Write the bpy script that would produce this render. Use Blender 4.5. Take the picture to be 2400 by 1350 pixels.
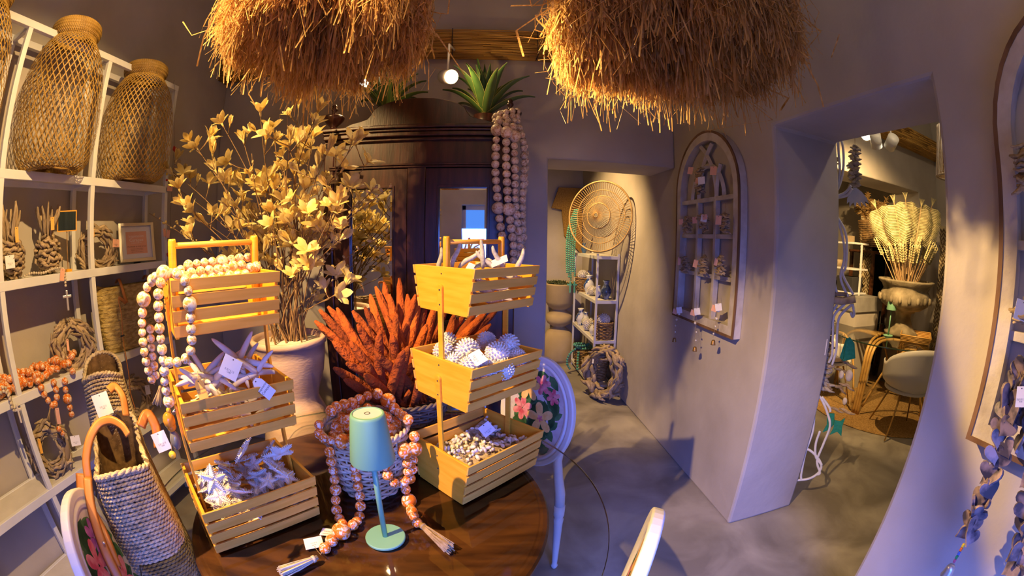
import bpy, math, random
from math import sin, cos, pi, radians, sqrt, atan2, hypot
from mathutils import Vector, Matrix, Euler, noise

for o in list(bpy.data.objects):
    bpy.data.objects.remove(o, do_unlink=True)
SC = bpy.context.scene
COL = SC.collection
rnd = random.Random(7)

# ---------------------------------------------------------------- camera
# an equidistant fisheye: 2400 x 1350 px, 961.7 px per radian
F_PX, YAW, PITCH, ROLL, CAM_Z = 961.71, -0.0766, -0.1202, 0.0112, 1.55
CAMR = (Matrix.Rotation(YAW, 3, 'Z') @ Matrix.Rotation(PITCH, 3, 'X')
        @ Matrix(((1, 0, 0), (0, 0, -1), (0, 1, 0))) @ Matrix.Rotation(ROLL, 3, 'Z'))
CAMP = Vector((0, 0, CAM_Z))
cam = bpy.data.cameras.new('camera')
cam_o = bpy.data.objects.new('camera', cam)
COL.objects.link(cam_o)
cam_o.matrix_world = Matrix.Translation(CAMP) @ CAMR.to_4x4()
cam.type = 'PANO'
cam.sensor_fit = 'HORIZONTAL'
cam.sensor_width = 36.0
cam.sensor_height = 20.25
cam.clip_start = 0.02
cam.clip_end = 60
for tgt in (cam, getattr(cam, 'cycles', None)):
    try:
        tgt.panorama_type = 'FISHEYE_LENS_POLYNOMIAL'
        tgt.fisheye_fov = radians(200)
        tgt.fisheye_polynomial_k0 = 0.0
        tgt.fisheye_polynomial_k1 = -1.0 / (F_PX * 36.0 / 2400.0)
        tgt.fisheye_polynomial_k2 = 0.0
        tgt.fisheye_polynomial_k3 = 0.0
        tgt.fisheye_polynomial_k4 = 0.0
        break
    except Exception:
        pass
SC.camera = cam_o

# ---------------------------------------------------------------- world, daylight, lamps, exposure
w = bpy.data.worlds.new('dusk'); SC.world = w
w.use_nodes = True
w.node_tree.nodes['Background'].inputs[0].default_value = (0.10, 0.30, 1.0, 1)
w.node_tree.nodes['Background'].inputs[1].default_value = 1.6
SC.view_settings.view_transform = 'Standard'
SC.view_settings.look = 'None'
SC.view_settings.gamma = 1.0
SC.view_settings.use_curve_mapping = False
SC.view_settings.exposure = -0.5
SC.cycles.max_bounces = 6; SC.cycles.diffuse_bounces = 3; SC.cycles.glossy_bounces = 3
SC.cycles.transmission_bounces = 4; SC.cycles.transparent_max_bounces = 8
SC.cycles.use_adaptive_sampling = True; SC.cycles.adaptive_threshold = 0.02
SC.cycles.caustics_reflective = False; SC.cycles.caustics_refractive = False

WARM = (1.0, 0.62, 0.24)
BLUE = (0.08, 0.185, 1.0)

def area(name, loc, size, power, col, rot):
    l = bpy.data.lights.new(name, 'AREA'); l.shape = 'RECTANGLE'
    l.size, l.size_y = size; l.energy = power; l.color = col
    o = bpy.data.objects.new(name, l); COL.objects.link(o)
    o.location = loc; o.rotation_euler = rot
    return o

def spot(name, loc, target, power, col, angle, blend=0.4, r=0.02):
    l = bpy.data.lights.new(name, 'SPOT'); l.energy = power; l.color = col
    l.spot_size = radians(angle); l.spot_blend = blend; l.shadow_soft_size = r
    o = bpy.data.objects.new(name, l); COL.objects.link(o)
    o.location = loc
    o.rotation_euler = (Vector(target) - Vector(loc)).to_track_quat('-Z', 'Y').to_euler()
    return o

def point(name, loc, power, col, r=0.03):
    l = bpy.data.lights.new(name, 'POINT'); l.energy = power; l.color = col; l.shadow_soft_size = r
    o = bpy.data.objects.new(name, l); COL.objects.link(o); o.location = loc
    return o

# dusk daylight through the glazed door behind the camera
area('daylight_door', (0.25, -1.06, 0.98), (0.95, 1.90), 105, BLUE, (radians(90 - 44), 0, 0)).data.spread = radians(118)
# track spots over the camera, out of frame
spot('track_spot_shelf', (0.20, 0.35, 3.10), (-1.95, 1.20, 1.25), 480, WARM, 60, 0.6)
spot('track_spot_table', (-1.35, 0.0, 2.95), (-0.10, 1.15, 1.05), 800, WARM, 54, 0.5)
spot('track_spot_flowers', (-1.45, 0.25, 3.05), (-0.92, 1.75, 1.70), 560, WARM, 44, 0.7)
point('ambient_fill', (-0.10, -0.45, 3.45), 20, (1.0, 0.70, 0.42), 0.08)  # added fill light without a fixture, lifts the warm ambient

# ---------------------------------------------------------------- pixel -> place
def ray(px, py):
    dx, dy = px - 1200.0, py - 675.0
    r = hypot(dx, dy) + 1e-9
    th = r / F_PX
    s = sin(th) / r
    return CAMR @ Vector((dx * s, -dy * s, -cos(th)))

def P(px, py, X=None, Y=None, Z=None, d=None, h=None):
    v = ray(px, py)
    if X is not None: t = X / v.x
    elif Y is not None: t = Y / v.y
    elif Z is not None: t = (Z - CAM_Z) / v.z
    elif h is not None: t = h / hypot(v.x, v.y)
    else: t = d
    return CAMP + v * t

# ---------------------------------------------------------------- materials
MATS = {}
def principled(name):
    m = bpy.data.materials.new(name); m.use_nodes = True
    nt = m.node_tree
    return m, nt, nt.nodes['Principled BSDF']

def lk(nt, a, b): nt.links.new(a, b)

def mat(name, c1, c2=None, scale=8.0, rough=0.6, bump=0.0, bscale=None, detail=4.0, stretch=(1, 1, 1),
        rand=0.0, metal=0.0, spec=None, c3=None, lo=0.35, hi=0.65, coord='Object', distort=0.0, rough2=None, bdist=0.01, sub=0.0):
    """noise-mixed colour, optional per-object random shift, optional bump"""
    if name in MATS: return MATS[name]
    m, nt, b = principled(name)
    N = nt.nodes
    b.inputs['Roughness'].default_value = rough
    b.inputs['Metallic'].default_value = metal
    if spec is not None: b.inputs['Specular IOR Level'].default_value = spec
    tc = N.new('ShaderNodeTexCoord'); mp = N.new('ShaderNodeMapping')
    mp.inputs['Scale'].default_value = stretch
    lk(nt, tc.outputs[coord], mp.inputs['Vector'])
    vec = mp.outputs['Vector']
    oi = N.new('ShaderNodeObjectInfo')
    if rand > 0:
        ad = N.new('ShaderNodeVectorMath'); ad.operation = 'MULTIPLY_ADD'
        cb = N.new('ShaderNodeCombineXYZ')
        for k in range(3): lk(nt, oi.outputs['Random'], cb.inputs[k])
        ad.inputs[1].default_value = (1, 1, 1)
        mu = N.new('ShaderNodeVectorMath'); mu.operation = 'SCALE'; mu.inputs['Scale'].default_value = 37.0
        lk(nt, cb.outputs[0], mu.inputs[0])
        lk(nt, vec, ad.inputs[0]); lk(nt, mu.outputs[0], ad.inputs[2])
        vec = ad.outputs[0]
    if c2 is not None:
        nz = N.new('ShaderNodeTexNoise'); nz.inputs['Scale'].default_value = scale
        nz.inputs['Detail'].default_value = detail; nz.inputs['Distortion'].default_value = distort
        lk(nt, vec, nz.inputs['Vector'])
        rp = N.new('ShaderNodeValToRGB')
        rp.color_ramp.elements[0].position = lo; rp.color_ramp.elements[0].color = (*c1, 1)
        rp.color_ramp.elements[1].position = hi; rp.color_ramp.elements[1].color = (*c2, 1)
        if c3 is not None:
            e = rp.color_ramp.elements.new((lo + hi) / 2); e.color = (*c3, 1)
        lk(nt, nz.outputs['Fac'], rp.inputs['Fac'])
        colout = rp.outputs['Color']
        if rough2 is not None:
            mr = N.new('ShaderNodeMapRange'); mr.inputs['To Min'].default_value = rough; mr.inputs['To Max'].default_value = rough2
            lk(nt, nz.outputs['Fac'], mr.inputs['Value']); lk(nt, mr.outputs[0], b.inputs['Roughness'])
        if rand > 0:
            hs = N.new('ShaderNodeHueSaturation')
            mr = N.new('ShaderNodeMapRange'); mr.inputs['To Min'].default_value = 1 - rand; mr.inputs['To Max'].default_value = 1 + rand
            lk(nt, oi.outputs['Random'], mr.inputs['Value']); lk(nt, mr.outputs[0], hs.inputs['Value'])
            lk(nt, colout, hs.inputs['Color']); colout = hs.outputs['Color']
        lk(nt, colout, b.inputs['Base Color'])
    else:
        b.inputs['Base Color'].default_value = (*c1, 1)
    if bump > 0:
        n2 = N.new('ShaderNodeTexNoise'); n2.inputs['Scale'].default_value = bscale or scale
        n2.inputs['Detail'].default_value = 5
        lk(nt, vec, n2.inputs['Vector'])
        bp = N.new('ShaderNodeBump'); bp.inputs['Strength'].default_value = bump; bp.inputs['Distance'].default_value = bdist
        lk(nt, n2.outputs['Fac'], bp.inputs['Height']); lk(nt, bp.outputs[0], b.inputs['Normal'])
    if sub: b.inputs['Subsurface Weight'].default_value = sub
    MATS[name] = m
    return m

def mat_emit(name, col, strength):
    m, nt, b = principled(name)
    b.inputs['Base Color'].default_value = (*col, 1)
    b.inputs['Emission Color'].default_value = (*col, 1)
    b.inputs['Emission Strength'].default_value = strength
    return m

def mat_glass(name, col=(1, 1, 1), rough=0.0):
    m, nt, b = principled(name)
    b.inputs['Base Color'].default_value = (*col, 1)
    b.inputs['Transmission Weight'].default_value = 1.0
    b.inputs['Roughness'].default_value = rough
    b.inputs['IOR'].default_value = 1.45
    return m

M = {}
M['plaster'] = mat('plaster', (0.44, 0.40, 0.36), (0.54, 0.50, 0.455), scale=2.2, rough=0.85, bump=0.25, bscale=14, detail=8)
M['floor'] = mat('polished_concrete', (0.20, 0.18, 0.155), (0.40, 0.37, 0.32), scale=2.6, rough=0.38, rough2=0.6, bump=0.08, bscale=30, detail=10, distort=0.6)
M['reed'] = mat('reed', (0.42, 0.20, 0.03), (0.78, 0.47, 0.11), scale=6, rough=0.6, bump=0.5, bscale=60, stretch=(0.6, 22, 22), rand=0.25)
M['white_metal'] = mat('white_metal', (0.72, 0.74, 0.75), (0.80, 0.81, 0.82), scale=5, rough=0.4)
M['bamboo'] = mat('bamboo_board', (0.80, 0.365, 0.022), (0.90, 0.45, 0.04), scale=5, rough=0.42, stretch=(1.5, 1.5, 14), detail=5, rand=0.06)
M['bamboo_x'] = mat('bamboo_slat', (0.76, 0.37, 0.05), (0.86, 0.45, 0.08), scale=5, rough=0.45, stretch=(1.2, 14, 14), detail=5, rand=0.08)
M['dark_wood'] = mat('dark_wood', (0.022, 0.007, 0.006), (0.065, 0.020, 0.014), scale=6, rough=0.3, stretch=(6, 6, 0.7), bump=0.05, bscale=20)
M['table_wood'] = mat('table_wood', (0.035, 0.012, 0.007), (0.12, 0.045, 0.018), scale=5, rough=0.35, stretch=(1, 5, 5), bump=0.03)
M['mirror'] = mat('mirror', (0.80, 0.82, 0.82), rough=0.02, metal=1.0)
M['paper'] = mat('paper', (0.80, 0.79, 0.78), (0.85, 0.84, 0.83), rough=0.7)
M['paper_pink'] = mat('paper_pink', (0.80, 0.42, 0.27), (0.85, 0.47, 0.31), rough=0.7)
M['paper_orange'] = mat('paper_orange', (0.80, 0.40, 0.06), (0.85, 0.46, 0.09), rough=0.7)
M['ink'] = mat('ink', (0.03, 0.03, 0.035), rough=0.8)
M['ink_brown'] = mat('ink_brown', (0.25, 0.09, 0.05), rough=0.8)
M['ink_white'] = mat('ink_white', (0.9, 0.8, 0.74), rough=0.8)
M['twine'] = mat('twine', (0.28, 0.19, 0.09), (0.44, 0.31, 0.16), scale=60, rough=0.9)

# ---------------------------------------------------------------- mesh building
class MB:
    def __init__(s): s.v = []; s.f = []
    def quad(s, a, b, c, d):
        n = len(s.v); s.v += [tuple(a), tuple(b), tuple(c), tuple(d)]; s.f.append((n, n + 1, n + 2, n + 3)); return s
    def poly(s, pts):
        n = len(s.v); s.v += [tuple(p) for p in pts]; s.f.append(tuple(range(n, n + len(pts)))); return s
    def box(s, lo, hi, M4=None):
        x0, y0, z0 = lo; x1, y1, z1 = hi
        vs = [(x0, y0, z0), (x1, y0, z0), (x1, y1, z0), (x0, y1, z0), (x0, y0, z1), (x1, y0, z1), (x1, y1, z1), (x0, y1, z1)]
        if M4: vs = [tuple(M4 @ Vector(v)) for v in vs]
        return s.hexa(vs)
    def hexa(s, vs):
        n = len(s.v); s.v += [tuple(v) for v in vs]
        for f in ((0, 3, 2, 1), (4, 5, 6, 7), (0, 1, 5, 4), (1, 2, 6, 5), (2, 3, 7, 6), (3, 0, 4, 7)):
            s.f.append(tuple(n + k for k in f))
        return s
    def cbox(s, c, size, rot=None):
        h = Vector(size) / 2
        M4 = Matrix.Translation(Vector(c)) @ (rot.to_matrix().to_4x4() if rot else Matrix.Identity(4))
        return s.box(-h, h, M4)
    def tube(s, pts, r, sides=6, closed=False, cap=True, flat=1.0, up=None):
        pts = [Vector(p) for p in pts]; n = len(pts)
        rs = r if isinstance(r, (list, tuple)) else [r] * n
        base = len(s.v); ref = None
        for i, p in enumerate(pts):
            if closed: t = pts[(i + 1) % n] - pts[i - 1]
            else: t = pts[min(i + 1, n - 1)] - pts[max(i - 1, 0)]
            if t.length < 1e-9: t = Vector((0, 0, 1))
            t.normalize()
            if ref is None:
                ref = Vector(up) if up else (Vector((0, 0, 1)) if abs(t.z) < 0.9 else Vector((1, 0, 0)))
            a = t.cross(ref)
            if a.length < 1e-6: a = t.orthogonal()
            a.normalize(); b = a.cross(t).normalized(); ref = b
            for k in range(sides):
                an = 2 * pi * k / sides
                s.v.append(tuple(p + a * cos(an) * rs[i] + b * sin(an) * rs[i] * flat))
        for i in range(n if closed else n - 1):
            j = (i + 1) % n
            for k in range(sides):
                l = (k + 1) % sides
                s.f.append((base + i * sides + k, base + i * sides + l, base + j * sides + l, base + j * sides + k))
        if cap and not closed:
            s.f.append(tuple(base + k for k in reversed(range(sides))))
            s.f.append(tuple(base + (n - 1) * sides + k for k in range(sides)))
        return s
    def lathe(s, prof, seg=24, c=(0, 0, 0), sx=1.0, sy=1.0, a0=0.0, a1=2 * pi, cap=False):
        base = len(s.v); full = abs(a1 - a0 - 2 * pi) < 1e-6
        m = seg if full else seg + 1
        for (r, z) in prof:
            for k in range(m):
                an = a0 + (a1 - a0) * k / seg
                s.v.append((c[0] + r * cos(an) * sx, c[1] + r * sin(an) * sy, c[2] + z))
        for i in range(len(prof) - 1):
            for k in range(seg):
                l = (k + 1) % m
                s.f.append((base + i * m + k, base + i * m + l, base + (i + 1) * m + l, base + (i + 1) * m + k))
        if cap:
            s.f.append(tuple(base + k for k in reversed(range(m))))
            s.f.append(tuple(base + (len(prof) - 1) * m + k for k in range(m)))
        return s
    def ball(s, c, r, seg=10, rings=6, sc=(1, 1, 1)):
        base = len(s.v); c = Vector(c)
        s.v.append(tuple(c + Vector((0, 0, r * sc[2]))))
        for i in range(1, rings):
            t = pi * i / rings
            for k in range(seg):
                a = 2 * pi * k / seg
                s.v.append((c.x + r * sin(t) * cos(a) * sc[0], c.y + r * sin(t) * sin(a) * sc[1], c.z + r * cos(t) * sc[2]))
        s.v.append(tuple(c - Vector((0, 0, r * sc[2]))))
        for k in range(seg): s.f.append((base, base + 1 + k, base + 1 + (k + 1) % seg))
        for i in range(rings - 2):
            for k in range(seg):
                a = base + 1 + i * seg + k; b = base + 1 + i * seg + (k + 1) % seg
                s.f.append((a, a + seg, b + seg, b))
        e = base + 1 + (rings - 1) * seg
        for k in range(seg): s.f.append((e, e - seg + (k + 1) % seg, e - seg + k))
        return s
    def prism(s, outline, d0, d1, axis='y'):
        """extrude a 2-D outline (a, b) from d0 to d1 along an axis"""
        def pt(a, b, d):
            return {'y': (a, d, b), 'x': (d, a, b), 'z': (a, b, d)}[axis]
        n = len(s.v); k = len(outline)
        s.v += [pt(a, b, d0) for a, b in outline] + [pt(a, b, d1) for a, b in outline]
        s.f.append(tuple(n + i for i in range(k))); s.f.append(tuple(n + k + i for i in reversed(range(k))))
        for i in range(k):
            j = (i + 1) % k
            s.f.append((n + i, n + k + i, n + k + j, n + j))
        return s
    def xf(s, M4, start=0):
        for i in range(start, len(s.v)): s.v[i] = tuple(M4 @ Vector(s.v[i]))
        return s
    def add(s, o, M4=None):
        n = len(s.v)
        s.v += [tuple(M4 @ Vector(v)) for v in o.v] if M4 else list(o.v)
        s.f += [tuple(n + k for k in f) for f in o.f]
        return s
    def mesh(s, name, m=None, smooth=False):
        me = bpy.data.meshes.new(name); me.from_pydata(s.v, [], s.f); me.update()
        if m:
            me.materials.append(m)
        if smooth:
            for p in me.polygons: p.use_smooth = True
        return me
    def build(s, name, m, parent=None, smooth=False, bevel=0.0, loc=None, rot=None, fix=False):
        me = s.mesh(name, m, smooth)
        if fix:
            import bmesh
            bm = bmesh.new(); bm.from_mesh(me); bmesh.ops.recalc_face_normals(bm, faces=bm.faces); bm.to_mesh(me); bm.free()
        o = bpy.data.objects.new(name, me); COL.objects.link(o)
        if parent: o.parent = parent
        if loc is not None: o.location = loc
        if rot is not None: o.rotation_euler = rot
        if bevel > 0:
            md = o.modifiers.new('bevel', 'BEVEL'); md.width = bevel; md.segments = 2; md.limit_method = 'ANGLE'
        return o

def inst(name, me, parent=None, loc=(0, 0, 0), rot=(0, 0, 0), scale=(1, 1, 1)):
    o = bpy.data.objects.new(name, me); COL.objects.link(o)
    if parent: o.parent = parent
    o.location = loc
    if isinstance(rot, Matrix): o.rotation_euler = rot.to_3x3().to_euler()
    elif hasattr(rot, 'to_matrix'): o.rotation_euler = rot.to_matrix().to_euler()
    else: o.rotation_euler = rot
    o.scale = scale if not isinstance(scale, (int, float)) else (scale,) * 3
    return o

def tag(o, label, cat, group=None):
    o['label'] = label; o['category'] = cat
    if group: o['group'] = group
    return o

def thing(name, label, cat, loc=(0, 0, 0), rotz=0.0, group=None, rot=None):
    o = bpy.data.objects.new(name, None); COL.objects.link(o)
    o.empty_display_size = 0.05
    o.location = loc; o.rotation_euler = rot if rot is not None else (0, 0, rotz)
    return tag(o, label, cat, group)

def struct(o):
    o['kind'] = 'structure'; return o

def stuff(o):
    o['kind'] = 'stuff'; return o

def copy_tree(o, parent=None):
    c = o.copy(); COL.objects.link(c)
    if parent: c.parent = parent
    for ch in list(o.children): copy_tree(ch, c)
    return c

def catmull(pts, n=8, closed=False):
    pts = [Vector(p) for p in pts]; out = []
    m = len(pts)
    for i in range(m if closed else m - 1):
        p0 = pts[i - 1] if (i > 0 or closed) else pts[0]
        p1 = pts[i]; p2 = pts[(i + 1) % m]
        p3 = pts[(i + 2) % m] if (closed or i + 2 < m) else pts[-1]
        for k in range(n):
            t = k / n
            out.append(0.5 * ((2 * p1) + (p2 - p0) * t + (2 * p0 - 5 * p1 + 4 * p2 - p3) * t * t + (3 * p1 - p0 - 3 * p2 + p3) * t ** 3))
    if not closed: out.append(pts[-1])
    return out

def resample(pts, step):
    out = [pts[0].copy()]; acc = 0.0
    for a, b in zip(pts, pts[1:]):
        L = (b - a).length
        while acc + L >= step and L > 1e-9:
            t = (step - acc) / L
            a = a.lerp(b, t); out.append(a.copy()); L = (b - a).length; acc = 0.0
        acc += L
    return out

def frame_z(d, up=Vector((0, 0, 1))):
    """rotation that takes +Z to direction d"""
    return Vector(d).to_track_quat('Z', 'Y')
# ---------------------------------------------------------------- more helpers: world-space parts, beads, sticks, tags, lettering
def wmat(o):
    m = o.matrix_basis.copy()
    return (wmat(o.parent) @ o.matrix_parent_inverse @ m) if o.parent else m

def wp(o, parent):
    """parent an object that was built in world coordinates, keeping its place"""
    o.parent = parent
    o.matrix_parent_inverse = wmat(parent).inverted()
    return o

def wbuild(b, name, m, parent, smooth=False, bevel=0.0, fix=False):
    return wp(b.build(name, m, None, smooth, bevel, fix=fix), parent)

def wthing(b, name, label, cat, m, group=None, smooth=False, bevel=0.0, fix=False):
    """a thing of one mesh, its origin at the foot of the mesh"""
    xs = [v[0] for v in b.v]; ys = [v[1] for v in b.v]; zs = [v[2] for v in b.v]
    c = Vector(((min(xs) + max(xs)) / 2, (min(ys) + max(ys)) / 2, min(zs)))
    b.xf(Matrix.Translation(-c))
    o = b.build(name, m, None, smooth, bevel, loc=c, fix=fix)
    return tag(o, label, cat, group)

ICO = {}
def bead_mesh(key, m, seg=14, rings=9):
    if key not in ICO:
        ICO[key] = MB().ball((0, 0, 0), 1.0, seg, rings).mesh('bead', m, True)
    return ICO[key]

def lay_beads(t, path, r, me, big=None, bigr=1.5, jitter=0.1, seed=0, skip_first=False):
    """bead parts along a world-space path"""
    r_ = random.Random(seed)
    pts = path; out = []
    # walk along the path, one bead after another
    cum = [0.0]
    for a, b in zip(pts, pts[1:]): cum.append(cum[-1] + (b - a).length)
    def at(s):
        for i in range(len(cum) - 1):
            if cum[i + 1] >= s:
                d = cum[i + 1] - cum[i]
                return pts[i].lerp(pts[i + 1], (s - cum[i]) / d if d > 1e-9 else 0)
        return pts[-1]
    s = r; k = 0
    while s < cum[-1]:
        rr = r * (1 + r_.uniform(-jitter, jitter))
        if big and k in big: rr = r * bigr
        p = at(s + (rr - r))
        o = inst('bead', me, None, p, (r_.uniform(0, 6), r_.uniform(0, 6), r_.uniform(0, 6)), (rr, rr, rr * r_.uniform(0.9, 1.0)))
        wp(o, t); out.append(p)
        s += rr * 2 * 0.97; k += 1
    return out

def cord(t, path, r=0.0012, m=None, name='cord'):
    return wbuild(MB().tube(path, r, 5), name, m or M['twine'], t)

def tassel(t, a, b, r0, r1, n, m, seed, name='tassel'):
    r_ = random.Random(seed); a = Vector(a); b = Vector(b); d = (b - a).normalized()
    s1 = d.orthogonal().normalized(); s2 = d.cross(s1); L = (b - a).length
    mb = MB()
    for k in range(n):
        an = r_.uniform(0, 6.283); q = sqrt(r_.random())
        o = s1 * cos(an) * q + s2 * sin(an) * q
        l = L * r_.uniform(0.9, 1.02)
        p = [a + o * r0 * 0.6, a + d * l * 0.25 + o * r0, a + d * l * 0.6 + o * (r0 + r1) / 2 + s1 * r_.uniform(-.002, .002), a + d * l + o * r1]
        p = [Vector((v.x, v.y, v.z)) for v in p]
        mb.tube(p, 0.0017, 4)
    mb.tube([a + d * L * 0.10 - d * 0.004, a + d * L * 0.10 + d * 0.004], r0 * 1.12, 8)
    return stuff(wbuild(mb, name, m, t, smooth=True))

STICKS = []
def stick_meshes(m):
    out = []
    for k in range(5):
        r_ = random.Random(50 + k)
        pts = [(r_.uniform(-.12, .12), r_.uniform(-.12, .12), -0.5 + i / 4) for i in range(5)]
        rs = [0.35, 0.85, 1.0, 0.9, 0.4]
        mb = MB(); n0 = 0
        mb.tube(pts, [0.12 * q * r_.uniform(0.8, 1.2) for q in rs], 6)
        out.append(mb.mesh('driftwood_stick', m, True))
    return out

def lay_stick(t, meshes, p, d, L, thick, r_, name='stick'):
    o = inst(name, r_.choice(meshes), None, p, frame_z(d), (thick / 0.12, thick / 0.12, L))
    return wp(o, t)

_txt = {}
def text_mb(s, size, font_w=0.0):
    """lettering as flat mesh in the XY plane, centred"""
    cu = bpy.data.curves.new('lettering', 'FONT'); cu.body = s; cu.size = size
    cu.align_x = 'CENTER'; cu.align_y = 'CENTER'; cu.resolution_u = 2
    if font_w: cu.offset = font_w
    o = bpy.data.objects.new('lettering', cu); COL.objects.link(o)
    dg = bpy.context.evaluated_depsgraph_get()
    me = bpy.data.meshes.new_from_object(o.evaluated_get(dg))
    b = MB(); b.v = [tuple(v.co) for v in me.vertices]; b.f = [tuple(p.vertices) for p in me.polygons]
    bpy.data.objects.remove(o); bpy.data.meshes.remove(me); bpy.data.curves.remove(cu)
    return b

def card(parent, c, nrm, up, w, h, m, lines=None, ink=None, name='price_tag', hole=True, arrow=False, tie=None):
    """a small hanging card with printed lines, built in world space"""
    n = Vector(nrm).normalized(); u = Vector(up); u = (u - n * u.dot(n)).normalized(); r = u.cross(n)
    F = Matrix((r, u, n)).transposed().to_4x4(); F.translation = Vector(c)
    b = MB()
    if arrow:
        o2 = [(-w / 2, -h / 2), (w / 2, -h / 2), (w / 2, h * 0.28), (w * 0.22, h / 2), (-w * 0.22, h / 2), (-w / 2, h * 0.28)]
    else: o2 = [(-w / 2, -h / 2), (w / 2, -h / 2), (w / 2, h / 2), (-w / 2, h / 2)]
    b.prism(o2, -0.0004, 0.0004, 'z').xf(F)
    cd = wbuild(b, name, m, parent, fix=True)
    if lines:
        for (s, size, y) in lines:
            tb = text_mb(s, size).xf(Matrix.Translation((0, y, 0.0007))).xf(F)
            if tb.v: wbuild(tb, 'print', ink or M['ink'], cd)
    if hole:
        wbuild(MB().lathe([(0.0018, 0.0006), (0.0, 0.0007)], 8, (0, h * 0.40, 0)).xf(F), 'punched_hole', M['ink'], cd)
    if tie is not None:
        top = F @ Vector((0, h * 0.40, 0.001))
        cord(parent, [top, (top + Vector(tie)) / 2 + Vector((0, 0, -0.004)), Vector(tie)], 0.0007, name='tie')
    return cd
BAR = [('|| ||| | || | ||', 0.006, -0.006), ('14.95', 0.005, -0.012)]
LOGO = [('Inspiración', 0.0072, 0.003), ('Curaçao', 0.0082, -0.006), ('handmade with love', 0.0028, -0.012)]
# ================================================================ the room
XL, XR, YA, ZC = -2.03, 1.374, 2.70, 3.70      # left wall, right wall, back wall, ceiling
XR2, YA2 = 1.87, 3.13                           # far faces of the thick walls
YB = -1.05                                      # wall behind the camera

def sbox(name, lo, hi, m):
    return struct(MB().box(lo, hi).build(name, m))

sbox('floor', (XL - 0.3, YB - 0.3, -0.1), (6.6, 5.8, 0.0), M['floor'])
sbox('ceiling', (XL - 0.3, YB - 0.3, ZC), (6.6, 5.8, ZC + 0.1), M['plaster'])
sbox('wall_left', (XL - 0.2, YB - 0.3, 0), (XL, YA2, ZC), M['plaster'])
# wall_back with the wide opening to the next room on its right
OX, OZ = 0.44, 2.093
struct(MB().prism([(XL, 0), (OX, 0), (OX, OZ), (XR, OZ), (XR, ZC), (XL, ZC)], YA, YA2, 'y').build('wall_back', M['plaster'], bevel=0.012, fix=True))
# wall_right with the doorway
D0, D1, DZ = 0.656, 1.575, 2.15
struct(MB().prism([(YB - 0.3, 0), (D0, 0), (D0, DZ), (D1, DZ), (D1, 0), (5.8, 0), (5.8, ZC), (YB - 0.3, ZC)], XR, XR2, 'x').build('wall_right', M['plaster'], bevel=0.016, fix=True))
# wall behind the camera with the glazed door opening
gx0, gx1, gz = -0.26, 0.78, 2.0
struct(MB().prism([(XL, 0), (gx0, 0), (gx0, gz), (gx1, gz), (gx1, 0), (XR, 0), (XR, ZC), (XL, ZC)], YB - 0.3, YB, 'y').build('wall_front', M['plaster'], fix=True))
fr = MB()
for a, b in ((gx0, gx0 + 0.05), (gx1 - 0.05, gx1), (0.22, 0.28)): fr.box((a, YB - 0.2, 0), (b, YB - 0.14, gz))
for z in (0.0, gz - 0.06, 1.0): fr.box((gx0, YB - 0.2, z), (gx1, YB - 0.14, z + 0.06))
struct(fr.build('door_1', M['white_metal']))
# second room behind the wide opening
sbox('wall_second_back', (-0.6, 5.45, 0), (XR, 5.6, ZC), M['plaster'])
sbox('wall_second_left', (-0.7, YA2, 0), (-0.55, 5.6, ZC), M['plaster'])
# third room through the doorway
sbox('wall_third_far', (5.6, -0.6, 0), (5.75, 5.8, ZC), M['plaster'])
sbox('wall_third_side', (XR2, -0.75, 0), (5.75, -0.6, ZC), M['plaster'])
sbox('wall_third_back', (XR2, 5.3, 0), (5.75, 5.45, ZC), M['plaster'])
# ================================================================ reed-clad beam along the back wall
def reed_bundle(name, x0, x1, y0, y1, z0, z1, axis='x', n=26, parent=None, seed=1):
    r_ = random.Random(seed); b = MB()
    # rows of reeds round the front and under side of the beam
    rows = []
    for k in range(n):
        t = (k + 0.5) / n
        L1 = (z1 - z0); L2 = (y1 - y0); s = t * (L1 + L2)
        if s < L1: rows.append((y0, z1 - s))
        else: rows.append((y0 + (s - L1), z0))
    rr = 0.62 * ((z1 - z0) + (y1 - y0)) / n
    for (y, z) in rows:
        x = x0
        while x < x1:
            l = r_.uniform(0.25, 0.9); e = min(x1, x + l)
            j = lambda: r_.uniform(-0.004, 0.004)
            p = [(x, y + j(), z + j()), ((x + e) / 2, y + j(), z + j()), (e, y + j(), z + j())]
            if axis == 'y': p = [(q[1], q[0], q[2]) for q in p]
            b.tube(p, rr * r_.uniform(0.75, 1.0), 5)
            x = e
    return stuff(b.build(name, M['reed'], parent, smooth=True))

beam = MB().box((XL, 2.585, 2.815), (XR, YA, 2.975)).build('trim_1', M['reed'])
struct(beam)
reed_bundle('reed_cladding', XL, XR, 2.575, 2.69, 2.805, 2.985, n=30, parent=beam, seed=3)
for k, bx in enumerate((-1.5, -0.75, -0.22, 0.35, 0.95)):
    MB().tube([(bx, 2.565, 2.99), (bx, 2.562, 2.90), (bx + 0.005, 2.565, 2.80), (bx, 2.66, 2.795)], 0.003, 5).build('tie_wire', M['ink'], beam)

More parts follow.
